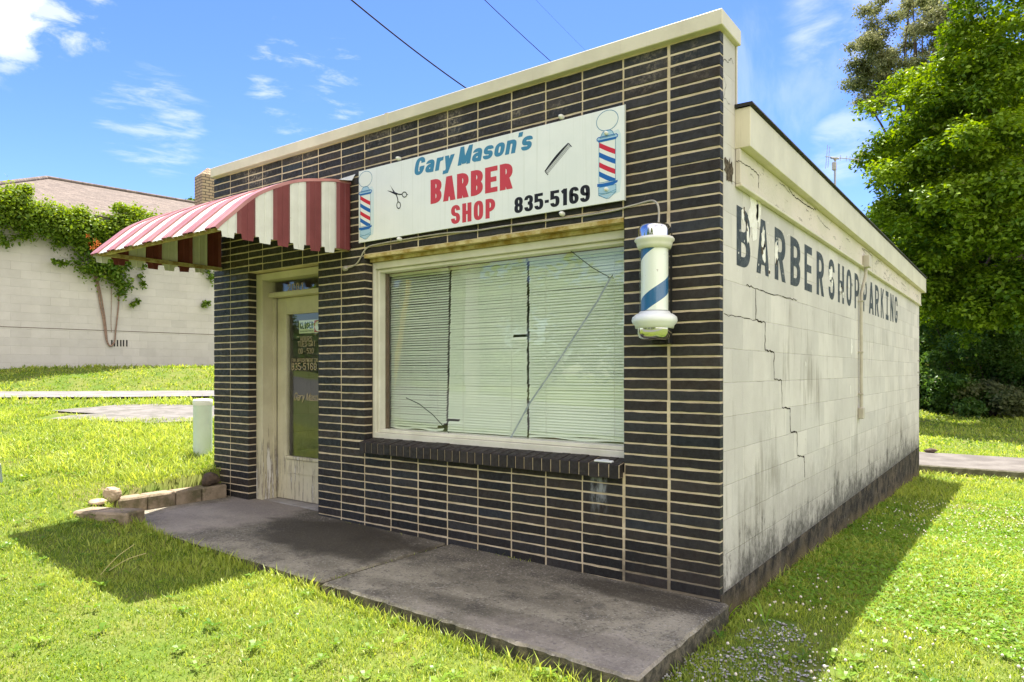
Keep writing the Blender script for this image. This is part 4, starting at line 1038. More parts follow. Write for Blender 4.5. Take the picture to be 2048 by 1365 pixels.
# ------------------------------------------------------------------ awning
aw = thing('awning', 'curved metal awning in red and white stripes over the door', 'awning', (-4.19, 0, 2.37))
M_ar = mat('awning_red', (.195, .048, .050), .5, .35, var=(.165, .038, .040), vscale=6, bump=.05); M_awt = mat('awning_white', (.70, .705, .66), .5, .35, var=(.62, .625, .575), vscale=5, bump=.05)
for M_, dk_ in ((M_ar, (.10, .03, .03)), (M_awt, (.30, .29, .22))):
    n, b = parts_of(M_); pos = n.new('ShaderNodeTexCoord').outputs['Object']; base = b.inputs['Base Color'].links[0].from_socket
    sp_ = n.ramp(n.noise(pos, 16, 3, .6), .70, .76, 0, .65); n.put(b.inputs['Base Color'], n.mix(sp_, base, dk_))
AX0, AX1 = -5.19, -3.195
prof = [(0, 2.945), (-.16, 2.935), (-.327, 2.902), (-.48, 2.866), (-.624, 2.815), (-.79, 2.732), (-.939, 2.637), (-1.083, 2.504), (-1.195, 2.398), (-1.228, 2.362)]
pf = spline([(0, a, c) for a, c in prof], 3); pf = [(p[1], p[2]) for p in pf]
def nrm(i):
    a = np.array(pf[max(0, i-1)]); c = np.array(pf[min(len(pf)-1, i+1)]); t = c-a; t /= np.linalg.norm(t); return np.array([t[1], -t[0]])*(1 if t[0] < 0 else -1)
mb = MB(); npn = 13; pw = (AX1-AX0)/npn; m = len(pf)
for k in range(npn):
    xa = AX0+pw*k; mi = 0 if k % 2 == 0 else 1
    lift = .014 if k % 2 == 0 else .004
    cs_ = [(0, -.010), (.006, lift), (pw*.44, lift), (pw*.47, lift-.006), (pw*.53, lift-.006), (pw*.56, lift), (pw-.006, lift), (pw, -.010)]
    v = []
    for i, (y, z) in enumerate(pf):
        no = nrm(i); no = no if no[1] > 0 or no[0] < 0 else -no
        for (u, h) in cs_: v.append((xa+u, y+no[0]*h, z+no[1]*h))
    c_ = len(cs_); f = [(i*c_+j, i*c_+j+1, (i+1)*c_+j+1, (i+1)*c_+j) for i in range(m-1) for j in range(c_-1)]
    mb.add(v, f, mi)
M_ar_sun = mat('awning_red_sunlit', (.40, .18, .16), .38, .5, var=(.33, .13, .12), vscale=5, bump=.05)  # sunlight on the canopy put into a lighter red than the side panels
mb.build('canopy', [M_ar_sun, M_awt], aw)
def side_panel(xs, sgn):
    mb = MB(); npan = 8; D = 1.216; w_ = D/npan
    ty = np.array([p[0] for p in pf])[::-1]; tz = np.array([p[1] for p in pf])[::-1]
    for k in range(npan):
        ya = -w_*k; mi = 0 if k % 2 == 0 else 1; lift = .010 if k % 2 == 0 else 0
        zb = lambda y: 2.372-.034*min(1, -y/.5)
        cols = [(0, 0, -.008), (.16, 0, lift), (.20, 1, lift), (.25, 1, lift), (.46, 1, lift), (.49, 1, lift-.005), (.52, 1, lift-.005), (.55, 1, lift), (.75, 1, lift), (.80, 1, lift), (.84, 0, lift), (1, 0, -.008)]
        v = []
        for (u, low, h) in cols:
            y = ya-w_*u; top = float(np.interp(y, ty, tz))-.012; bt = min(zb(y)-(.03 if low else -.012), top-.002)
            if k == 0: bt = 2.372
            v.append((xs+sgn*h, y, top)); v.append((xs+sgn*h, y, bt))
        mb.add(v, [(2*j, 2*j+1, 2*j+3, 2*j+2) for j in range(len(cols)-1)], mi)
    return mb
side_panel(AX1-.004, 1).build('side_panel', [M_ar, M_awt], aw); side_panel(AX0+.004, -1).build('side_panel', [M_ar, M_awt], aw)
M_bar = mat('rusty_bar', (.52, .45, .25), .8, .2, var=(.30, .19, .08), vscale=16, bump=.4)
mb = MB()
for x in (AX0+.03, AX1-.03): mb.box(x-.012, x+.012, -1.19, -.006, 2.365, 2.40, bev=.002)
mb.box(AX0+.045, AX1-.045, -1.175, -1.15, 2.36, 2.385, bev=.002)
mb.build('frame_bar', M_bar, aw)
mb = MB(); mb.add([(AX1-.30, -.10, 2.955), (AX1+.03, -.02, 2.962), (AX1+.055, -.004, 3.015), (AX1-.30, -.004, 3.0), (AX1+.02, -.13, 2.945)], [(0, 4, 1, 2, 3)])
mb.add([(AX0, -.03, 2.958), (AX1-.30, -.03, 2.958), (AX1-.30, -.003, 2.985), (AX0, -.003, 2.985)], [(0, 1, 2, 3)]); mb.build('flashing', M_awt, aw)

# ------------------------------------------------------------------ conduit on the side wall
cdt = thing('electrical_conduit', 'cream painted conduit with two small boxes running down the block side wall', 'conduit', (0, 4.5, .85))
M_con = mat('painted_conduit', (.52, .48, .40), .6, var=(.44, .40, .33), vscale=6)
t0, t1, b0 = onX(1730.5, 512, .05), onX(1730.5, 536, .05), onX(1723, 820, .03)
mb = MB(); mb.box(.0335, .10, t0[1]-.055, t0[1]+.055, t1[2], t0[2], bev=.006); mb.build('junction_box', M_con, cdt)
yb = onX(1723, 700, .03)[1]; yt = t0[1]
mb = MB(); mb.tube(spline([(.055, yt, t1[2]+.02), (.055, yt, t1[2]-.06), (.05, yt-.02, t1[2]-.12), (.032, yb+.03, t1[2]-.25), (.028, yb, t1[2]-.36), (.028, yb, 1.6), (.028, yb, b0[2]-.02)], 5), .017, 12); mb.build('pipe', M_con, cdt)
zb2 = onX(1723, 838, .03)[2]; mb = MB(); mb.box(.001, .055, yb-.035, yb+.055, zb2, zb2+.12, bev=.006); mb.build('outlet_box', M_con, cdt)
for z_ in (2.1, 1.55, 1.1): MB().box(.001, .049, yb-.024, yb+.024, z_-.008, z_+.008, bev=.002).build('pipe_strap', M_con, cdt)
# ------------------------------------------------------------------ low block edging, stones, standpipe, stake
M_curb = mat('edging_block', (.34, .27, .20), .95, .1, var=(.22, .175, .12), vscale=7, bump=.8, bscale=50)
n, b = parts_of(M_curb); pos = n.new('ShaderNodeTexCoord').outputs['Object']; base = b.inputs['Base Color'].links[0].from_socket
n.put(b.inputs['Base Color'], n.mix(n.ramp(n.noise(pos, 5, 5, .7), .50, .66, 0, .75), base, (.10, .095, .05)))
ce = thing('block_edging', 'low edging of worn tan blocks running from the brick front along the slab end', 'edging', (-5.05, -.55, .08))
mb = MB(); ys_ = [-1.09, -.83, -.57, -.31, -.05]; top = .212
for y0, y1 in zip(ys_[:-1], ys_[1:]):
    d = random.uniform(-.006, .006); mb.box(-5.17, -4.985+d, y0+.003, y1-.003, -.1, top+d, bev=.014)
mb.build('edging_blocks', M_curb, ce)
def rotbox(mb, c, sx, sy, z0, z1, ang, bev):
    k = len(mb.v); mb.box(-sx/2, sx/2, -sy/2, sy/2, z0, z1, bev=bev); ca, sa = math.cos(ang), math.sin(ang)
    for i in range(k, len(mb.v)): x, y, z = mb.v[i]; mb.v[i] = (c[0]+x*ca-y*sa, c[1]+x*sa+y*ca, z)
p = onZ(218, 1020, .19); mb = MB(); ang = math.atan2(*(onZ(260, 1016, .19)-onZ(186, 1013, .19))[[1, 0]])
rotbox(mb, p, .52, .22, -.1, .19, ang, .016)
o = tag(mb.build('concrete_block', M_curb), 'short worn block lying across the far end of the block edging', 'block')
def rock(name, label, c, s, mtl, seed, rot=0., group=None):
    r_ = np.random.default_rng(seed); n1, n2 = 16, 10; v = []
    dirs = r_.normal(size=(9, 3)); dirs /= np.linalg.norm(dirs, axis=1)[:, None]; off = r_.uniform(.60, .92, 9)
    for i in range(n2+1):
        th = math.pi*i/n2
        for j in range(n1):
            ph = 2*math.pi*j/n1; d = np.array([math.sin(th)*math.cos(ph), math.sin(th)*math.sin(ph), math.cos(th)]); rad = 1.0
            for dd, of in zip(dirs, off):
                k = d@dd
                if k > 0: rad = min(rad, of/k)
            rad *= 1+r_.normal(0, .008) if 0 < i < n2 else 1
            x, y, z = d*rad*np.array(s)/2; v.append((c[0]+x*math.cos(rot)-y*math.sin(rot), c[1]+x*math.sin(rot)+y*math.cos(rot), c[2]+s[2]*.43+z))
    f = [(i*n1+j, i*n1+(j+1) % n1, (i+1)*n1+(j+1) % n1, (i+1)*n1+j) for i in range(n2) for j in range(n1)]
    mb = MB(); mb.add(v, f, 0, None, False); return tag(mb.build(name, mtl), label, 'stone', group)
M_rock = mat('tan_stone', (.46, .36, .26), .95, .1, var=(.33, .25, .17), vscale=14, bump=.7, bscale=40); M_rock2 = mat('dark_stone', (.07, .052, .042), .9, .2, var=(.12, .085, .06), vscale=18, bump=.8, bscale=45)
p = onZ(224, 1004, .19); rock('stone', 'round tan stone standing on the short end block', p, (.16, .15, .155), M_rock, 4)
p = onZ(196, 1011, .19); rock('stone', 'flat pale stone beside the round stone on the end block', p, (.17, .11, .065), M_rock, 9, .5)
p = onZ(177, 1015, .15); rock('stone', 'small pale stone chip at the outer corner of the end block', p, (.09, .07, .07), M_rock, 12, .2)
p = np.array([-5.08, -.17, .205]); rock('stone', 'dark brown stone on the block edging against the brick front', p, (.17, .26, .15), M_rock2, 6, .3)
# standpipe
pv = atD(405.5, 925, 7.7); mb = MB()
sp = thing('standpipe', 'short pale plastic standpipe with a white cap in the grass beside the shop', 'pipe', (pv[0], pv[1], pv[2]-.05))
M_pvc = mat('pvc_pale_green', (.60, .69, .60), .45, .4, var=(.55, .63, .54), vscale=4); n, b = parts_of(M_pvc)
pos = n.new('ShaderNodeTexCoord').outputs['Object']; s = n.new('ShaderNodeSeparateXYZ', Vector=pos); base = b.inputs['Base Color'].links[0].from_socket
n.put(b.inputs['Base Color'], n.mix(n.ramp(n.math('ADD', s.outputs[2], n.math('MULTIPLY', n.noise(pos, 14, 4), .12)), .17, .07, 0, .6), base, (.40, .34, .2)))
mb.lathe([(.098, pv[2]-.1), (.098, pv[2]+.64)], pv[0], pv[1], 36); mb.build('pipe', M_pvc, sp)
mb = MB(); mb.lathe([(.1005, pv[2]+.635), (.1025, pv[2]+.655), (.1025, pv[2]+.685), (.095, pv[2]+.700), (.05, pv[2]+.704), (0, pv[2]+.705)], pv[0], pv[1], 36); mb.build('cap', mat('pvc_white', (.74, .74, .70), .4), sp)
# thin grey stake at the far left
s0 = onZ(9, 1000, .15); d_ = (s0-CAM)@FW; s1 = atD(-1, 930, d_); M_stake = mat('galvanised', (.32, .38, .40), .45, metal=.6)
st_ = thing('metal_stake', 'thin grey metal stake leaning in the grass at the left edge', 'stake', tuple(s0)); mb = MB(); mb.tube([s0-np.array([0, 0, .1]), s1], .012, 8); mb.build('rod', M_stake, st_)
mb = MB(); mb.box(s1[0]-.03, s1[0]+.02, s1[1]-.006, s1[1]+.006, s1[2]-.08, s1[2]+.01, bev=.002); mb.build('plate', M_stake, st_)
# dark flat stone on the rear path
p = onZ(1862, 906, -.335); rock('stone', 'dark flat stone lying on the concrete path behind the shop', p, (.26, .16, .10), M_rock2, 21)

# ------------------------------------------------------------------ neighbour building
nb = thing('neighbour_building', 'long pale block building with a brown shingle roof and a vine on its wall', 'building', tuple(atD(0, 743, 16.4)))
M_nblock = block_mat('neighbour_block', (.53, .50, .455), (.58, .55, .505), False, 1.34, dirt=False, bstr=.6, fade=.6)
A = atD(0, 743, 16.4)[:2]; B_ = atD(427, 743, 20.)[:2]; td = (B_-A)/np.linalg.norm(B_-A); nd = np.array([-td[1], td[0]])   # nd points away from the camera
if nd[0] > 0: nd = -nd
nyaw = math.atan2(td[1], td[0])
def nbw(u, dpt, z): q = A+td*u+nd*dpt; return (q[0], q[1], z)
def localbox(name, m, u0, u1, d0, d1, z0, z1, parent):
    mb = MB(); mb.box(u0, u1, d0, d1, z0, z1); o = mb.build(name, m); o.parent = parent; o.rotation_euler = (0, 0, 0); return o
# parts of this building are modelled along its own wall, then turned with it
nb.location = (A[0], A[1], 0); nb.rotation_euler = (0, 0, nyaw)
U0, U1, WD = -.85, 30., 11.; EZ = 5.34
sgn = 1 if (nd @ np.array([-td[1], td[0]])) > 0 else -1
def lb(mb, u0, u1, d0, d1, z0, z1): return mb.box(u0, u1, min(sgn*d0, sgn*d1), max(sgn*d0, sgn*d1), z0, z1)
def link(mb, name, m, parent): o = mb.build(name, m); o.parent = parent; return o
nwall = link(lb(MB(), U0, U1, 0, WD, .9, EZ-.1), 'wall', M_nblock, nb)
mb = MB(); lb(mb, U0, U1, -.006, 0, 2.395, 2.41); link(mb, 'seam', mat('seam_dark', (.16, .13, .11), .9), nwall)
M_roof = mat('brown_shingle', (.205, .172, .150), .95, .1, var=(.15, .125, .11), vscale=7); n, b = parts_of(M_roof)
pos = n.new('ShaderNodeTexCoord').outputs['Object']; br = n.n.new('ShaderNodeTexBrick'); br.offset = .37
sxyz = n.new('ShaderNodeSeparateXYZ', Vector=pos); n.put(br.inputs['Vector'], n.new('ShaderNodeCombineXYZ', X=sxyz.outputs[0], Y=n.math('MULTIPLY', sxyz.outputs[1], 1.07)).outputs[0])
br.inputs['Scale'].default_value = 1; br.inputs['Brick Width'].default_value = .32; br.inputs['Row Height'].default_value = .145; br.inputs['Mortar Size'].default_value = .012
br.inputs['Color1'].default_value = (.72, .72, .72, 1); br.inputs['Color2'].default_value = (1.1, 1.08, 1.05, 1); br.inputs['Mortar'].default_value = (.55, .55, .55, 1)
mm = n.n.new('ShaderNodeMix'); mm.data_type = 'RGBA'; mm.blend_type = 'MULTIPLY'; mm.inputs[0].default_value = .8; n.put(mm.inputs[6], b.inputs['Base Color'].links[0].from_socket); n.put(mm.inputs[7], br.outputs[0]); n.put(b.inputs['Base Color'], mm.outputs[2])
mb = MB(); ov = .35; rz = 7.39; ru0 = U0-ov+3.3; ru1 = U1-4
def L3(u, d, z): return (u, sgn*d, z)
ez = EZ-.05
V = [L3(U0-ov, -ov, ez), L3(U1, -ov, ez), L3(U1, WD+ov, ez), L3(U0-ov, WD+ov, ez), L3(ru0, 5.5, rz), L3(ru1, 5.5, rz)]
mb.add(V, [(0, 1, 5, 4), (2, 3, 4, 5), (3, 0, 4), (1, 2, 5)]); 
roof = link(mb, 'roof', M_roof, nb)
mb = MB(); mb.add([L3(U0-ov, -ov, ez-.012), L3(U1, -ov, ez-.012), L3(U1, .0, ez-.012), L3(U0-ov, .0, ez-.012)], [(0, 1, 2, 3)]); lb(mb, U0-ov, U1, -ov-.02, -ov, ez-.16, ez-.013); lb(mb, U0-ov-.02, U0-ov, -ov, WD, ez-.16, ez-.013)
link(mb, 'eaves_board', mat('eaves_dark', (.10, .085, .075), .8), roof)
mb = MB()
for i_ in range(2):
    a, c = (V[4], V[5]) if i_ == 0 else (V[0], V[4]); mb.tube([(a[0], a[1], a[2]+.02), (c[0], c[1], c[2]+.02)], .07, 6)
link(mb, 'ridge_cap', M_roof, roof)
def wall_u(px, py):
    r = ray(px, py)[:2]; M2 = np.array([r, -td]).T; sol = np.linalg.solve(M2, A-CAM[:2]); q = CAM+ray(px, py)*sol[0]; return sol[1], q[2]
mb = MB()
M_slot = mat('vent_dark', (.03, .028, .026), .9)
for k, px in enumerate((223.5, 229, 235, 241.5, 247, 253.5)):
    u, z = wall_u(px, 687); mb = MB(); lb(mb, u-.016, u+.016, -.008, 0, z-.085, z+.085); link(mb, 'vent_slot', M_slot, nwall)
# tan brick chimney rising behind the eave
cu, _ = wall_u(420, 400); M_tanb = mat('tan_brick', (.42, .32, .22), .9, .1, var=(.34, .25, .17), vscale=12); n, b = parts_of(M_tanb)
pos = n.new('ShaderNodeTexCoord').outputs['Object']; s = n.new('ShaderNodeSeparateXYZ', Vector=pos); br = n.n.new('ShaderNodeTexBrick')
n.put(br.inputs['Vector'], n.new('ShaderNodeCombineXYZ', X=n.math('ADD', s.outputs[0], s.outputs[1]), Y=s.outputs[2]).outputs[0]); br.inputs['Scale'].default_value = 1; br.inputs['Brick Width'].default_value = .21; br.inputs['Row Height'].default_value = .085; br.inputs['Mortar Size'].default_value = .012
br.inputs['Color1'].default_value = (.42, .33, .22, 1); br.inputs['Color2'].default_value = (.35, .26, .175, 1); br.inputs['Mortar'].default_value = (.10, .085, .07, 1); n.put(b.inputs['Base Color'], br.outputs[0])
mb = MB(); lb(mb, cu-.12, cu+.45, .25, .8, 5.3, 7.05); mb.add([L3(cu-.12, .25, 7.05), L3(cu+.45, .25, 7.05), L3(cu+.45, .8, 7.05), L3(cu-.12, .8, 7.05), L3(cu+.1, .45, 7.3), L3(cu+.25, .45, 7.3)], [(0, 1, 5, 4), (1, 2, 5), (2, 3, 4, 5), (3, 0, 4)])
link(mb, 'chimney', M_tanb, roof)

# ------------------------------------------------------------------ leaves
def leaf_cloud(C, Rad, cnt, rng, size, outward=.6, up=.5, shell=.55, tone=None, ragged=0.):
    """leaf quads in ellipsoid clumps. C (k,3), Rad (k,3), cnt (k,)"""
    idx = np.repeat(np.arange(len(C)), cnt); N_ = len(idx)
    d = rng.normal(size=(N_, 3)); d /= np.linalg.norm(d, axis=1)[:, None]
    flip = (d[:, 2] < -.25) & (rng.random(N_) < .7); d[flip, 2] *= -1
    rr = shell+(1.08-shell)*rng.random(N_)**.7
    rr *= 1+.30*np.sin(5*d[:, 0]+idx*1.7)*np.sin(4*d[:, 1]+idx)+.14*rng.normal(size=N_)+ragged*np.abs(rng.normal(size=N_))
    P = C[idx]+d*Rad[idx]*rr[:, None]
    nn = outward*d+np.array([0, 0, up])+rng.normal(size=(N_, 3))*.55; nn /= np.linalg.norm(nn, axis=1)[:, None]
    a = np.cross(nn, rng.normal(size=(N_, 3))); a /= np.linalg.norm(a, axis=1)[:, None]; b_ = np.cross(nn, a)
    ln = size*(.65+.7*rng.random(N_))[:, None]; wd = ln*.30
    bend = nn*ln*.12
    V = np.stack([P-a*ln*.5, P+b_*wd-bend*.0, P+a*ln*.5-bend, P-b_*wd], 1).reshape(-1, 3)
    F = np.arange(N_*4).reshape(-1, 4)
    t = np.clip((tone[idx] if tone is not None else .5)+rng.normal(size=N_)*.22, 0, 1); br_ = (rng.random(N_) < .03)*rng.random(N_)*.5
    col = np.repeat(np.stack([t, br_, np.zeros(N_)], 1), 4, 0)
    return V, F, col
M_bark = mat('bark', (.11, .085, .065), .95, .1, var=(.065, .05, .04), vscale=9, bump=1, bscale=25)
M_leafA = foliage('leaf_bright', (.065, .14, .012), (.235, .345, .024), .34); M_leafB = foliage('leaf_greygreen', (.13, .16, .06), (.22, .23, .11), .4); M_leafC = foliage('leaf_dark', (.045, .105, .018), (.11, .20, .035), .38); M_leafV = foliage('leaf_vine', (.06, .14, .012), (.23, .32, .03), .40)
def tree(name, label, base, crown_c, crown_r, nclump, per, lsize, mtl, seed, trunk_r=.35, group=None, low=-.9, cr=(.15, .26), flat=.62, shell=.55, limbs=9, extra=None, rad_rng=(.35, 1.0), sep=0., up=.5, sub=0, subr=(.3, .5)):
    rng = np.random.default_rng(seed); root = thing(name, label, 'tree', tuple(base), group)
    cc = np.array(crown_c, float); cr_ = np.array(crown_r, float); C = []
    if extra is not None: C += [np.array(e, float) for e in extra]
    tries = 0; nclump += len(C)
    while len(C) < nclump and tries < 6000:
        tries += 1; d = rng.normal(size=3); d /= np.linalg.norm(d)
        if d[2] < low: continue
        q = cc+d*cr_*rng.uniform(*rad_rng)**.5
        if sep and C and np.min(np.linalg.norm((np.array(C)-q)*np.array([1, 1, 1.5]), axis=1)) < sep: continue
        C.append(q)
    C = np.array(C); rad = cr_.mean()*rng.uniform(cr[0], cr[1], len(C)); Rad = np.stack([rad, rad, rad*flat], 1)
    if sub:
        P0, R0 = C, Rad; n0 = np.maximum(4, (sub*(rad/rad.mean())**2).astype(int)); ix = np.repeat(np.arange(len(P0)), n0); dd = rng.normal(size=(len(ix), 3)); dd /= np.linalg.norm(dd, axis=1)[:, None]
        lowm = dd[:, 2] < -.1; dd[lowm & (rng.random(len(ix)) < .75), 2] *= -1
        pads = C; C = P0[ix]+dd*R0[ix]*rng.uniform(.55, 1.08, len(ix))[:, None]; rad = rng.uniform(*subr, len(ix)); Rad = np.stack([rad, rad, rad*.75], 1)
    cnt = (per*(rad/rad.mean())**2).astype(int); tone = np.clip(rng.normal(.5, .20, len(C)), 0, 1)
    V, F, col = leaf_cloud(C, Rad, cnt, rng, lsize, up=up, shell=shell, tone=tone)
    npmesh('crown', V, [F], mtl, col, parent=root)
    mb = MB(); top = cc+np.array([0, 0, cr_[2]*.25]); bs = np.array(base, float)
    tp = [bs-np.array([0, 0, .3])]+[bs+(top-bs)*t+rng.normal(0, .12, 3)*min(1, t*3) for t in (.15, .35, .55, .75, 1)]
    mb.tube(tp, [trunk_r*k for k in (1.25, 1, .85, .65, .42, .18)], 12)
    pick = rng.choice(len(C), min(limbs, len(C)), replace=False)
    for i in pick:
        t0 = rng.uniform(.3, .85); k = t0*5; st = tp[1]+(tp[-1]-tp[1])*t0; e = C[i]
        midp = st+(e-st)*.5+np.array([0, 0, .08*np.linalg.norm(e-st)])+rng.normal(0, .2, 3)
        r0 = trunk_r*(.55-.38*t0); P = spline([st, st+(midp-st)*.5+rng.normal(0, .1, 3), midp, midp+(e-midp)*.5+rng.normal(0, .15, 3), e], 3)
        mb.tube(P, list(np.linspace(r0, r0*.18, len(P))), 7)
        for _ in range(2):
            j = rng.integers(len(P)//3, len(P)-1); e2 = P[j]+rng.normal(0, 1, 3)*cr_.mean()*.16; mb.tube([P[j], (P[j]+e2)/2+rng.normal(0, .08, 3), e2], [r0*.3, r0*.2, r0*.08], 5)
    mb.build('trunk', M_bark, root, True)
    return root
gz = lambda x, y: float(ground(x, y))
def dpos(px, d, py=743): p = atD(px, py, d); return p
# big tree at the right
c = dpos(2150, 27); ex = []
for px, py, d in [(1835, 235, 25), (1850, 300, 25), (1818, 300, 24.5), (1812, 370, 24), (1808, 440, 24.5), (1830, 500, 25), (1895, 190, 24), (1925, 130, 23.5), (1960, 70, 23), (1940, 420, 22.5), (1915, 345, 23), (1980, 300, 22), (1870, 545, 24.5), (1930, 580, 24), (1990, 470, 22), (2040, 380, 21.5), (2040, 200, 22), (1975, 10, 23), (1870, 430, 23.5), (2010, 570, 23), (1885, 250, 24), (1862, 610, 25.5), (1900, 640, 25), (1955, 650, 24), (2015, 640, 23.5), (2050, 600, 23), (1880, 585, 25), (1985, 610, 24), (1950, 510, 23), (2060, 490, 22), (2030, 90, 22), (1835, 560, 25.5), (1945, 235, 23), (1995, 400, 22), (2000, 150, 22.5)]:
    ex.append(atD(px, py, d))
tree('broadleaf_tree', 'large bright green broadleaf tree filling the right side behind the shop', (c[0], c[1], gz(c[0], c[1])), (c[0], c[1], 9.6), (6.3, 6.3, 8.0), 50, 150, .16, M_leafA, 3, .45, low=-.95, extra=ex, limbs=40, cr=(.16, .26), flat=.55, shell=.5, rad_rng=(.3, .95), sep=1.9, up=.9, sub=17, subr=(.30, .58))
c = dpos(1822, 44)
tree('broadleaf_tree', 'sparse grey green tree top showing above the bright tree', (c[0], c[1], gz(c[0], c[1])), (c[0]+.2, c[1], 21.2), (4.2, 4.2, 4.4), 110, 620, .15, M_leafB, 5, .32, cr=(.12, .22), flat=.7, limbs=30, shell=.2)
# darker wood behind: several trees and shrubs
for i, (px, d, zc_, rr, zz_) in enumerate([(1905, 37, 7.5, 4.6, 6.0), (2075, 36, 7.5, 5.0, 6.2), (1985, 42, 11, 5.5, 8.0), (2230, 34, 8, 5.5, 7.0)]):
    c = dpos(px, d); tree('woodland_tree', ['dark green woodland tree nearest the rear corner of the shop', 'dark woodland tree at the right edge behind the lawn', 'taller dark woodland tree behind the two lower ones', 'dark woodland tree just past the right edge'][i], (c[0], c[1], gz(c[0], c[1])), (c[0], c[1], zc_), (rr, rr, zz_), 70, 700, .24, M_leafC, 20+i, .3, 'woodland trees behind the lawn', limbs=8)
LSH = ['dark rounded shrub at the wood edge beside the shop corner', 'pale leaved shrub in the middle of the wood edge', 'low dark shrub along the back of the lawn', 'taller shrub at the wood edge towards the right', 'broad dark shrub at the right end of the wood edge', 'shrub hidden in shade behind the pale leaved one', 'low leafy shrub on the lawn edge right of the pale one']
for i, (px, py, d, rx, rz_) in enumerate([(1855, 770, 31, 1.7, 1.6), (1925, 690, 32, 1.7, 1.9), (1905, 785, 29.5, 1.5, 1.0), (1990, 730, 31, 2.2, 1.8), (2060, 770, 30, 2.2, 1.6), (1900, 660, 34, 2.4, 2.4), (1985, 790, 29, 1.7, .9)]):
    c = atD(px, py, d); rng = np.random.default_rng(40+i); k = 12; Cc = c+rng.normal(size=(k, 3))*np.array([rx*.5, rx*.5, rz_*.5]); Cc[:, 2] = np.maximum(Cc[:, 2], gz(c[0], c[1])+.3); rad = rng.uniform(.35, .6, k)*rx*.8
    V, F, col = leaf_cloud(Cc, np.stack([rad, rad, rad*.7], 1), np.full(k, 650), rng, .15, tone=np.clip(rng.normal(.55 if i == 1 else .4, .2, k), 0, 1))
    root = thing('shrub', LSH[i], 'shrub', (c[0], c[1], gz(c[0], c[1])), 'shrubs along the wood edge'); npmesh('foliage', V, [F], [M_leafB, M_leafA, M_leafC][(1 if i == 1 else (0 if i == 6 else 2))], col, parent=root)
    mb = MB()
    for q in range(5): e = Cc[q]; mb.tube([(c[0], c[1], gz(c[0], c[1])-.1), ((c[0]+e[0])/2, (c[1]+e[1])/2, e[2]*.6), tuple(e)], [.05, .035, .015], 6)
    mb.build('stem', M_bark, root)
rng = np.random.default_rng(77); k = 150
Cc = np.array([dpos(rng.uniform(1780, 2400), rng.uniform(46, 54)) for _ in range(k)]); Cc[:, 2] = rng.uniform(.3, 12.0, k); rad = rng.uniform(1.4, 2.3, k)
C2 = np.array([dpos(rng.uniform(600, 1780), rng.uniform(52, 62)) for _ in range(70)]); C2[:, 2] = rng.uniform(.3, 6.5, 70); Cc = np.concatenate([Cc, C2]); rad = np.concatenate([rad, rng.uniform(1.6, 2.4, 70)]); k += 70
V, F, col = leaf_cloud(Cc, np.stack([rad]*3, 1), np.full(k, 560), rng, .40, tone=rng.uniform(.1, .6, k)); stuff(npmesh('woodland', V, [F], M_leafC, col))
# undergrowth along the foot of the wood
rng = np.random.default_rng(78); k = 60
Cc = np.array([dpos(rng.uniform(1790, 2200), rng.uniform(30.5, 35)) for _ in range(k)]); Cc[:, 2] = np.array([gz(*q[:2]) for q in Cc])+rng.uniform(.2, 1.3, k); rad = rng.uniform(.6, 1.1, k)
V, F, col = leaf_cloud(Cc, np.stack([rad, rad, rad*.8], 1), np.full(k, 420), rng, .17, tone=rng.uniform(.1, .7, k)); stuff(npmesh('undergrowth', V, [F], M_leafC, col))
# small tree top behind the neighbour's chimney
c = dpos(398, 44); tree('broadleaf_tree', 'small dark tree top peeping up beside the tan chimney', (c[0], c[1], 1.3), (c[0], c[1], 10.0), (2.2, 2.2, 2.3), 26, 420, .2, M_leafC, 9, .2)

# ------------------------------------------------------------------ vine on the neighbour's wall
vn = thing('climbing_vine', 'leafy trumpet vine spilling over the eave of the pale block building', 'vine', nbw(wall_u(225, 690)[0], -.1, 1.4))
rng = np.random.default_rng(31); C_, R_, Nn, To = [], [], [], []
def vine(px, py, rad, nl, dpt=.2, flat=.9, tone=.6):
    u, z = wall_u(px, py); q = nbw(u, -dpt, z); C_.append(q); R_.append((rad, rad, rad*flat)); Nn.append(nl); To.append(tone)
for px in np.arange(-40, 350, 9):
    py0 = np.interp(px, [-40, 0, 60, 130, 200, 260, 330, 350], [388, 402, 425, 440, 450, 445, 452, 470]); py1 = np.interp(px, [-40, 0, 60, 130, 200, 330], [450, 452, 462, 478, 500, 480])
    for _ in range(3):
        f = rng.random(); vine(px+rng.uniform(-7, 7), py0+(py1-py0)*f, rng.uniform(.17, .30), 150, rng.uniform(.15, .5), .9, .75-.35*f)
for px, py, r_ in [(15, 400, .3), (30, 395, .22), (45, 388, .12), (8, 420, .35), (90, 430, .3), (115, 440, .3), (155, 432, .15), (230, 425, .15), (250, 430, .18), (270, 440, .22)]: vine(px, py, r_, 160, .4, .9, .8)
for px, py, r_ in [(165, 500, .30), (180, 520, .34), (200, 540, .34), (190, 470, .32), (215, 500, .36), (235, 490, .34), (240, 530, .30), (225, 560, .27), (240, 575, .22), (215, 545, .3), (250, 515, .25), (265, 500, .25), (175, 545, .2), (238, 592, .14), (150, 530, .12), (125, 530, .09), (108, 528, .08), (28, 480, .12), (50, 478, .14), (0, 480, .12), (8, 492, .1), (110, 495, .15), (130, 482, .18)]: vine(px, py, r_, 190 if r_ > .15 else 45, .22, 1.0, .35)
for px, py, r_ in [(282, 535, .08), (278, 555, .07), (283, 570, .08), (272, 605, .07), (262, 612, .05), (415, 548, .16), (420, 560, .14), (410, 540, .1), (412, 608, .09), (404, 612, .06)]: vine(px, py, r_, 32, .12, 1, .4)
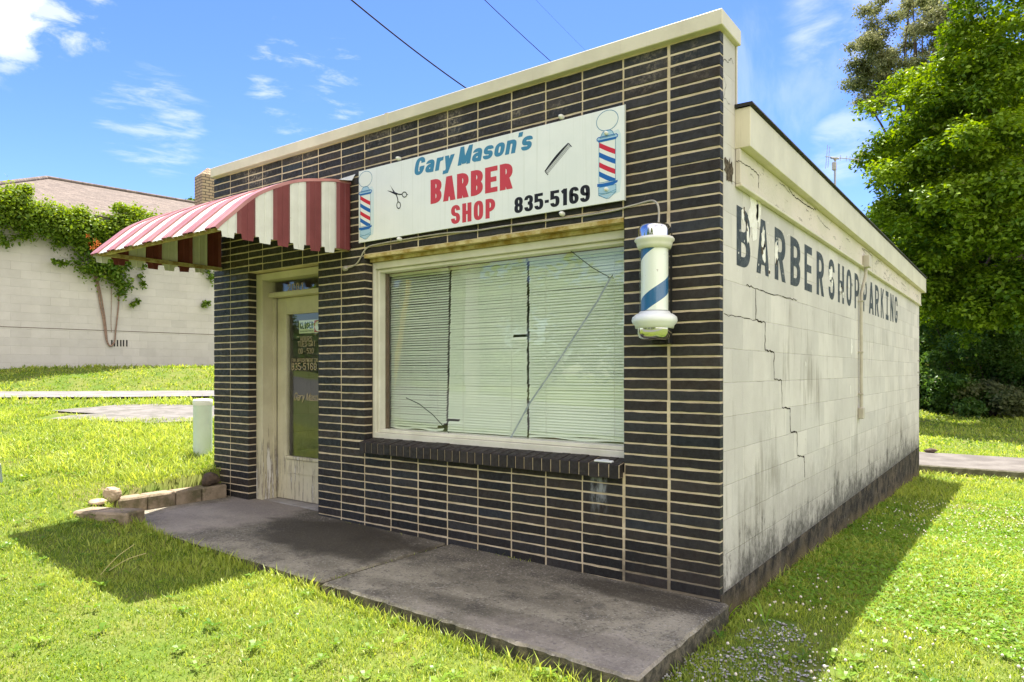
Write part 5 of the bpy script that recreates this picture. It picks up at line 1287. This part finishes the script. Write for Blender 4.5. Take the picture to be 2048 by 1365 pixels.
V, F, col = leaf_cloud(np.array(C_), np.array(R_), np.array(Nn)*2, rng, .085, up=.45, shell=.1, ragged=.35, tone=np.array(To)); stuff_v = npmesh('leaves', V, [F], M_leafV, col, parent=vn)
M_stem = mat('vine_stem', (.30, .20, .15), .9, var=(.2, .13, .1), vscale=20)
for pts, r_ in (([(186, 548), (193, 570), (200, 610), (206, 640), (212, 680), (220, 693), (228, 685)], .022), ([(192, 550), (200, 585), (207, 625), (211, 655), (214, 685), (221, 693)], .016), ([(236, 590), (236, 610), (233, 640), (230, 665), (228, 685), (221, 693)], .018), ([(221, 560), (222, 600), (221, 640), (222, 665)], .007)):
    P = [nbw(wall_u(*q)[0], -.04, wall_u(*q)[1]) for q in pts]; mb = MB(); mb.tube(spline(P, 4), r_, 7); mb.build('stem', M_stem, vn)
mb = MB(); u, z = wall_u(169, 495); q = np.array(nbw(u, -.62, z))
for k in range(7):
    dd = rng.normal(size=3)*.07; e = q+dd
    for j in range(5):
        a = 2*math.pi*j/5; w2 = np.array([math.cos(a)*td[0], math.cos(a)*td[1], math.sin(a)])*.055; mb.add([tuple(e), tuple(e+w2+np.array([-w2[2]*.4*td[0], 0, .02])), tuple(e+w2*1.25), tuple(e+w2+np.array([w2[2]*.4*td[0], 0, -.02]))], [(0, 1, 2, 3)])
mb.build('flower', mat('orange_petal', (.75, .17, .03), .6), vn)

# ------------------------------------------------------------------ overhead wires and the antenna
M_wire = mat('wire_black', (.02, .02, .022), .6)
def wire(label, p, q, r_, a0=-1.2, a1=1.6, sag=.25):
    p, q = np.array(p), np.array(q); P = []
    for t in np.linspace(a0, a1, 24): e = p+(q-p)*t; e = e-np.array([0, 0, sag*4*(.25-((t-.5)/(a1-a0))**2)-sag]); P.append(e)
    mb = MB(); mb.tube(P, r_, 6); tag(mb.build('overhead_wire', M_wire), label, 'wire', 'overhead wires')
wire('thick dark overhead wire crossing the sky above the sign board', atD(700, 2, 11.5), atD(922, 173, 14.5), .014, -1.5, 1.18)
wire('thin dark overhead wire in the sky right of the thicker one', atD(970, 2, 14), atD(1097, 120, 16.5), .0085, -1.5, 1.45, .1)
wire('faint hair thin overhead wire nearest the coping corner', atD(1072, 1, 24), atD(1165, 96, 27), .0035, -1.5, 1.6, .1)
ab = atD(1670, 315, 13.1)
an = thing('tv_antenna', 'old television antenna on a mast behind the shop roof', 'antenna', (ab[0], ab[1], gz(ab[0], ab[1])))
M_an = mat('antenna_metal', (.36, .37, .38), .5, metal=.4); d_ = 13.1; AT = lambda x, y, d=d_: atD(x, y, d)
top = AT(1670, 314)
mb = MB(); mb.tube([(ab[0], ab[1], gz(ab[0], ab[1])-.2), tuple(AT(1670, 340))], .019, 8); mb.build('mast', M_an, an)
mb = MB(); q = AT(1668.5, 333); mb.box(q[0]-.035, q[0]+.035, q[1]-.035, q[1]+.035, q[2]-.075, q[2]+.075, bev=.008); q = AT(1670.5, 320); mb.lathe([(.015, q[2]-.03), (.025, q[2]), (.055, q[2]+.03), (.0, q[2]+.032)], q[0], q[1], 12); mb.build('rotor', mat('rotor_grey', (.42, .40, .36), .6), an)
bd = RT*.93+FW*.25; bl = AT(1652, 313.7); 
def alongb(px): 
    k = (px-1652)/1387*d_/.93; return bl+bd*k
mb = MB(); mb.tube([alongb(1651), alongb(1728)], .009, 6); q0, q1 = alongb(1663), alongb(1681); mb.tube([q0-np.array([0, 0, .014]), q1-np.array([0, 0, .014])], .02, 6); mb.build('boom', M_an, an)
el = FW*.86-RT*.28+np.array([0, 0, .10])
el2 = np.array([.09*RT[0], .09*RT[1], 1.0])
for px, h in ((1653.5, .225), (1658.5, .20), (1685, .05), (1699, .05), (1707, .05), (1717, .05), (1726.5, .05)):
    e = alongb(px); mb = MB(); mb.tube([e-el2*h, e+el2*h], .006, 5); mb.build('element', M_an, an)

# ------------------------------------------------------------------ across the street (only seen mirrored in the glass)
for i, (x, y, r_, zc_) in enumerate([(-27, -24, 4.5, 6.5), (-10.5, -30, 5.5, 8), (2, -28, 5, 7)]):
    tree('street_tree', ['broad street tree mirrored at the left of the window', 'tall street tree mirrored in the middle of the window', 'street tree across the road by the pale house'][i], (x, y, gz(x, y)), (x, y, zc_), (r_, r_, r_*1.1), 60, 420, .32, M_leafA, 60+i, .3, 'trees across the road', limbs=6)
rng = np.random.default_rng(91); k = 130
Cc = np.stack([rng.uniform(-75, 30, k), rng.uniform(-56, -44, k), rng.uniform(1, 9, k)], -1); rad = rng.uniform(2.2, 3.6, k)
V, F, col = leaf_cloud(Cc, np.stack([rad]*3, 1), np.full(k, 260), rng, .9, tone=rng.uniform(.1, .6, k)); stuff(npmesh('treeline', V, [F], M_leafC, col))
hb = thing('roadside_building', 'low pale building across the road, mirrored in the shop window', 'building', (-5, -32, -.2))
mb = MB(); mb.box(-9.2, 2, -40, -33, -.5, 4.6); mb.build('wall', mat('pale_siding', (.62, .58, .50), .8, var=(.56, .52, .45)), hb)
mb = MB(); mb.add([(-9.7, -32.6, 4.6), (2.5, -32.6, 4.6), (2.5, -36.5, 6), (-9.7, -36.5, 6), (2.5, -40.4, 4.6), (-9.7, -40.4, 4.6)], [(0, 1, 2, 3), (3, 2, 4, 5), (0, 3, 5), (1, 4, 2)]); mb.build('roof', M_roof, hb)
def mirrored(px, py, d): q = atD(px, py, d); q[1] = 2*GY0-q[1]; return q
GY0 = yf+.085
g0_, g1_ = mirrored(779, 832, 20.5), mirrored(819, 560, 20.5); pb = mirrored(945, 800, 21.5)
up = thing('utility_pole', 'pale utility pole across the road with a yellow guy guard', 'pole', (pb[0], pb[1], gz(pb[0], pb[1]))); mb = MB(); mb.tube([(pb[0], pb[1], gz(pb[0], pb[1])-.4), (pb[0], pb[1], 11)], [.24, .17], 14); mb.build('pole', mat('weathered_pole', (.50, .47, .42), .9, var=(.40, .37, .33), vscale=6), up)
mb = MB(); mb.tube([g0_, g1_], .075, 8); mb.build('guy_guard', mat('yellow_plastic', (.85, .62, .05), .5), up); mb = MB(); mb.tube([g0_, (pb[0], pb[1], 10.5)], .012, 5); mb.build('guy_wire', M_wire, up)

# ------------------------------------------------------------------ grass
def fbm(x, y, seed=0):
    r = np.random.default_rng(seed); s = np.zeros_like(x); a = 1
    for k in range(4):
        for _ in range(3):
            th = r.uniform(0, 6.28); f = .9*2**k*r.uniform(.7, 1.3); s += a*np.sin(x*f*math.cos(th)+y*f*math.sin(th)+r.uniform(0, 6.28))
        a *= .6
    return s/4.5
SLABS = [(-5.02, -2.09, -1.185, .4), (-2.10, .06, -1.225, .05), (-5.32, .012, 0, YEND+.02), (-5.18, -4.95, -1.13, 0), (-30, 30, 10.40, 12.78)]
def keep(x, y):
    k = np.ones(len(x), bool)
    for a, c, d, e in SLABS: k &= ~((x > a) & (x < c) & (y > d) & (y < e))
    s = -.73*x+.68*y; k &= ~((s > 9.85) & (s < 12.45) & (x < -3.2))
    k &= ~((y < -8.0) & (y > -16.7))
    q = np.stack([x-APRON[0], y-APRON[1]], -1); k &= ~((np.abs(q@t_) < 2.0) & (np.abs(q@n_) < .8) & (fbm(x*3, y*3, 9) > -.6))
    return k
GRAV = [(np.array([.45, -.85]), np.array([.62, .55])), (np.array([.30, -.05]), np.array([.22, .30]))]
def gravel_d(x, y):
    d = np.full(len(x), 9.)
    for c_, r_ in GRAV: d = np.minimum(d, np.hypot((x-c_[0])/r_[0], (y-c_[1])/r_[1]))
    return d
def scatter(dn, d0, d1, margin=430):
    """points on the visible ground between two distances"""
    lat = (1024+margin)/1387*d1; A_ = 2*lat*(d1-d0); m = int(A_*dn); d = RNG.uniform(d0, d1, m); l = RNG.uniform(-lat, lat, m)
    ok = np.abs(l) < (1024+margin)/1387*d+.3; d, l = d[ok], l[ok]; P = CAM[None, :2]+d[:, None]*FW[None, :2]+l[:, None]*RT[None, :2]; return P[:, 0], P[:, 1]
def blades(x, y, h0, wd, rng, lean=.95, tone=0.):
    N_ = len(x); z = ground(x, y)-.014; f1 = fbm(x*1.3, y*1.3, 1); f2 = fbm(x*4, y*4, 2)
    h = h0*(.40+.95*rng.random(N_)**1.5)*np.clip(1+.45*f1+.40*f2, .25, 2.2); th = rng.uniform(0, 2*math.pi, N_); ln = h*lean*(rng.random(N_)*1.2+.25)
    dx, dy = np.cos(th), np.sin(th); ph = th+math.pi/2+rng.normal(0, .5, N_); wd = wd*(.6+.7*rng.random(N_)+1.3*(rng.random(N_) < .06)); px, py = np.cos(ph)*wd*.5, np.sin(ph)*wd*.5
    b0 = np.stack([x-px, y-py, z], -1); b1 = np.stack([x+px, y+py, z], -1)
    m0 = np.stack([x+dx*ln*.35-px*.85, y+dy*ln*.35-py*.85, z+h*.62], -1); m1 = np.stack([x+dx*ln*.35+px*.85, y+dy*ln*.35+py*.85, z+h*.62], -1)
    t0 = np.stack([x+dx*ln, y+dy*ln, z+h], -1); V = np.stack([b0, b1, m1, m0, t0], 1).reshape(-1, 3); i = np.arange(N_)*5
    Fq = np.stack([i, i+1, i+2, i+3], -1); Ft = np.stack([i+3, i+2, i+4], -1)
    t = np.clip(.50+.30*f1+.24*f2+rng.normal(size=N_)*.28+tone, 0, 1); br_ = np.clip((rng.random(N_) < .06)*rng.random(N_)*.9+.35*np.clip(fbm(x*.9, y*.9, 5)-.45, 0, 1), 0, 1)
    return V, [Fq, Ft], np.repeat(np.stack([t, br_, np.zeros(N_)], -1), 5, 0)
M_grass = foliage('grass_blade', (.105, .205, .020), (.45, .515, .095), .46); M_clover = foliage('clover_leaf', (.10, .22, .018), (.20, .34, .04), .4)
VV, QQ, TT, CCc = [], [], [], []; off = 0
for d0, d1, dn, h0, wd in ((1.7, 4.6, 9500, .034, .0040), (4.6, 7, 5200, .040, .0052), (7, 11, 2000, .052, .0085), (11, 17, 420, .07, .017), (17, 25, 170, .085, .030), (25, 37, 75, .11, .055)):
    x, y = scatter(dn, d0, d1); k = keep(x, y); gd = gravel_d(x, y); k &= (gd > 1) | ((fbm(x*5, y*5, 4) > -.22) & (RNG.random(len(x)) < .8))
    bare = fbm(x*.8+4, y*.8, 6)+.5*fbm(x*5, y*5, 7); k &= (bare < .62) | (RNG.random(len(x)) < .25); k &= RNG.random(len(x)) < .55+.45*np.clip(fbm(x*7, y*7, 15)*1.5+.6, 0, 1)
    x, y = x[k], y[k]; V, F, c_ = blades(x, y, h0, wd, RNG)
    VV.append(V); QQ.append(F[0]+off); TT.append(F[1]+off); CCc.append(c_); off += len(V)
# taller unmown grass on the bank by the standpipe and along edges
x, y = scatter(1100, 5.2, 11); s = -.73*x+.68*y; k = keep(x, y) & (s > 3.4) & (x < -5.2) & (s < 9.2) & (fbm(x*1.6, y*1.6, 12) > -.2); V, F, c_ = blades(x[k], y[k], .085, .0075, RNG, 1.1, .1); VV.append(V); QQ.append(F[0]+off); TT.append(F[1]+off); CCc.append(c_); off += len(V)
ex, ey = [], []
for a, c_, yy, sd in ((-5., -2.1, -1.2, 1), (-2.1, .05, -1.235, 1)):
    m = 700; ex.append(RNG.uniform(a, c_, m)); ey.append(yy-np.abs(RNG.normal(0, .025, m)))
ex.append(np.full(500, .0)+np.abs(RNG.normal(.03, .03, 500))); ey.append(RNG.uniform(.2, 9.8, 500))
m = 160; ex.append(RNG.uniform(-3.3, -1.3, m)); ey.append(RNG.normal(-.012, .006, m))
ex.append(RNG.normal(-2.092, .006, 60)); ey.append(RNG.uniform(-1.1, -.1, 60))
ex.append(RNG.uniform(-1, 6, 900)); ey.append(10.38-np.abs(RNG.normal(0, .06, 900)))
ex, ey = np.concatenate(ex), np.concatenate(ey); V, F, c_ = blades(ex, ey, .065, .006, RNG, .7, .1)
i_ = np.repeat((ey > -1.18) & (ey < .0) & (ex < -.5), 5); V[i_, 2] += .135+.026*5*0
zt_ = np.where(V[:, 0] < -2.09, .0, .0); V[i_, 2] = V[i_, 2]*.6+np.interp(V[i_, 0], [-3.3, -2.1, 0], [.045, .02, -.01])*.55
VV.append(V); QQ.append(F[0]+off); TT.append(F[1]+off); CCc.append(c_); off += len(V)
stuff(npmesh('grass', np.concatenate(VV), [np.concatenate(QQ), np.concatenate(TT)], M_grass, np.concatenate(CCc)))
# clover leaves, mostly on the right lawn
x, y = scatter(2200, 2.6, 9); k = keep(x, y); cm = fbm(x*1.1, y*1.1, 21)+np.where(x > -.2, .40, -.9); k &= cm > .30; cm2 = RNG.random(len(x)) < .8; k &= cm2; gd = gravel_d(x, y); k &= gd > .9; x, y = x[k], y[k]; N_ = len(x)
z = ground(x, y)+.005+RNG.random(N_)*.022; V, F = [], []; r_ = .0045+.0035*RNG.random(N_); a0 = RNG.uniform(0, 6.28, N_); tx, ty = RNG.normal(0, .3, N_), RNG.normal(0, .3, N_)
for L_ in range(3):
    a = a0+L_*2.094; cx, cy = np.cos(a)*r_*.95, np.sin(a)*r_*.95
    for j in range(6):
        b_ = a+j*math.pi/3; ox, oy = cx+np.cos(b_)*r_*.9, cy+np.sin(b_)*r_*.9; V.append(np.stack([x+ox, y+oy, z+ox*tx+oy*ty], -1))
V = np.stack(V, 1).reshape(-1, 3); i = np.arange(N_)[:, None]*18; F = np.concatenate([i+np.arange(6)+6*L_ for L_ in range(3)])
t = np.clip(.5+RNG.normal(size=N_)*.25, 0, 1); stuff(npmesh('clover', V, [F], M_clover, np.repeat(np.stack([t, (RNG.random(N_) < .04)*.6, t*0], -1), 18, 0)))
# clover flowers
mb = MB(); M_cl = mat('clover_white', (.72, .68, .60), .8, var=(.60, .52, .42), vscale=60); M_st = mat('clover_stalk', (.10, .18, .04), .8)
x, y = scatter(60, 2.8, 8.5); k = keep(x, y) & (x > .15) & (fbm(x*1.4, y*1.4, 33) > -.15); x, y = x[k], y[k]
base_s = MB(); base_s.lathe([(0, -.85), (.6, -.7), (1, 0), (.8, .6), (.4, .9), (0, 1)], 0, 0, 7)
for xx, yy in zip(x, y):
    h = random.uniform(.035, .065); r_ = random.uniform(.004, .0085); zz = gz(xx, yy); ox, oy = random.uniform(-.01, .01), random.uniform(-.01, .01)
    mb.add([(xx+ox+a*r_, yy+oy+c_*r_, zz+h+d*r_) for a, c_, d in base_s.v], base_s.f, 0); mb.tube([(xx, yy, zz), (xx+ox, yy+oy, zz+h)], .0012, 3, 1, False)
stuff(mb.build('clover_flowers', [M_cl, M_st]))
# broad leaved weeds growing through the lawn
x, y = scatter(26, 2.7, 8.5); k = keep(x, y) & (gravel_d(x, y) > .8) & (fbm(x*1.7, y*1.7, 55) > -.1); x, y = x[k], y[k]; V, F, CC_ = [], [], []; o_ = 0
for xx, yy in zip(x, y):
    a0 = RNG.uniform(0, 6.28); nl = RNG.integers(4, 8); L0 = RNG.uniform(.022, .055); zz = gz(xx, yy); tn = np.clip(RNG.normal(.45, .25), 0, 1)
    for j in range(nl):
        a = a0+j*6.28/nl+RNG.normal(0, .25); L_ = L0*RNG.uniform(.7, 1.2); w_ = L_*RNG.uniform(.14, .26); ca, sa = math.cos(a), math.sin(a); rise = RNG.uniform(.25, .8)
        pr = [(0, .15, .0), (.35, .8, .5), (.7, 1, .8), (.92, .55, .75), (1.05, .05, .65)]
        for (f, ww, hh) in pr:
            for sg_ in (-1, 1): V.append((xx+ca*L_*f-sa*w_*ww*sg_, yy+sa*L_*f+ca*w_*ww*sg_, zz+.006+L_*rise*hh)); CC_.append((tn, .0, 0))
        for q in range(4): F.append((o_+2*q, o_+2*q+1, o_+2*q+3, o_+2*q+2))
        o_ += 10
M_broad = foliage('broad_weed', (.075, .17, .018), (.24, .36, .04), .4); stuff(npmesh('lawn_weeds', np.array(V), [np.array(F)], M_broad, np.array(CC_, float)))
# tiny pale seed heads out on the sunny bank at the left
# gravel
M_grav = mat('grey_gravel', (.36, .355, .37), .9, .2, var=(.25, .235, .225), vscale=30, attr=True); mb = MB(); m = 3000
a = RNG.uniform(0, 6.28, m); rr = np.sqrt(RNG.random(m))*1.12; wch = (RNG.random(m) < .17).astype(int)
gb = MB(); gb.lathe([(0, -1), (.8, -.5), (1, .1), (.55, .8), (0, 1)], 0, 0, 5)
for k in range(m):
    c_, r_ = GRAV[wch[k]]; xx, yy = c_[0]+r_[0]*rr[k]*math.cos(a[k]), c_[1]+r_[1]*rr[k]*math.sin(a[k])
    if xx < .05 and yy > -1.25: continue
    if float(fbm(np.array([xx*3]), np.array([yy*3]), 44)[0]) < -.25+.35*(rr[k] > .8): continue
    s_ = random.uniform(.003, .009); th = random.uniform(0, 6.28); q1, q2, q3 = random.uniform(.7, 1.4), random.uniform(.7, 1.3), random.uniform(.4, .8); ca, sa = math.cos(th), math.sin(th); zz = gz(xx, yy)-.004; sh = random.uniform(.55, 1.5); tint = random.uniform(-.08, .08)
    mb.add([(xx+s_*(q1*u*ca-q2*v*sa), yy+s_*(q1*u*sa+q2*v*ca), zz+s_*q3*w_) for u, v, w_ in gb.v], gb.f, 0, (sh*(1+tint), sh, sh*(1-tint*.7)))
stuff(mb.build('gravel', M_grav))
# a few single weeds
M_weed = foliage('weed_leaf', (.11, .24, .015), (.24, .38, .03), .5); M_straw = mat('straw', (.55, .46, .22), .8)
def leafblade(mb, base, tip, wd, arch=.0, nseg=7):
    base, tip = np.array(base), np.array(tip); t = tip-base; sd_ = np.cross(t, [0, 0, 1.]); sd_ = sd_/(np.linalg.norm(sd_)+1e-9) if np.linalg.norm(sd_) > 1e-6 else np.array([1., 0, 0]); V = []
    for k in range(nseg+1):
        f = k/nseg; c_ = base+t*f+np.array([0, 0, arch*4*f*(1-f)]); ww = wd*math.sin(math.pi*min(1, .12+f*.9))**.8*.5; V += [tuple(c_-sd_*ww), tuple(c_+sd_*ww)]
    mb.add(V, [(2*k, 2*k+1, 2*k+3, 2*k+2) for k in range(nseg)], 0, (random.uniform(.3, 1), 0, 0))
WE = [((455, 1142), 'single upright leaf lit by the sun at the slab front edge', [((-.01, .02), .10, .030), ((.05, -.02), .05, .02), ((-.04, .02), .045, .02)]),
      ((1530, 1262), 'arching pale grass clump on the gravel by the shop corner', [((.16, .02), .02, .007), ((.10, -.09), -.01, .006), ((-.08, .1), .09, .012), ((-.12, .04), .06, .012), ((.02, .13), .08, .010), ((.2, .1), .05, .008)]),
      ((1452, 1248), 'dark green grass clump at the foot of the shop corner', [((.1, .03), .06, .014), ((-.02, -.09), .06, .012), ((.06, .09), .08, .012), ((.12, -.06), .04, .012), ((.03, .02), .1, .01)])]
for (px, py), lab, lv in WE:
    b_ = onZ(px, py, -.13); b_[2] = gz(b_[0], b_[1]); wd_ = thing('weed', lab, 'weed', tuple(b_)); mb = MB()
    for (dx, dy), h, w_ in lv: leafblade(mb, b_, b_+np.array([dx, dy, h+.02]), w_, .05 if h < .08 else .02)
    mb.build('leaves', M_weed, wd_)
for (px, py), tip, lab in (((200, 1165), (268, 1090), 'tall bent seed stalk in the shaded grass'), ((212, 1160), (292, 1107), 'shorter seed stalk leaning beside the tall one')):
    b_ = onZ(px, py, -.02); b_[2] = gz(b_[0], b_[1]); e = atD(*tip, (b_-CAM)@FW+.05); mb = MB(); mb.tube(spline([b_, (b_+e)/2+np.array([0, 0, .02]), e], 6), [.0022]*12+[.003], 5); tag(mb.build('grass_stalk', M_straw), lab, 'grass stalk', 'seed stalks in the lawn')
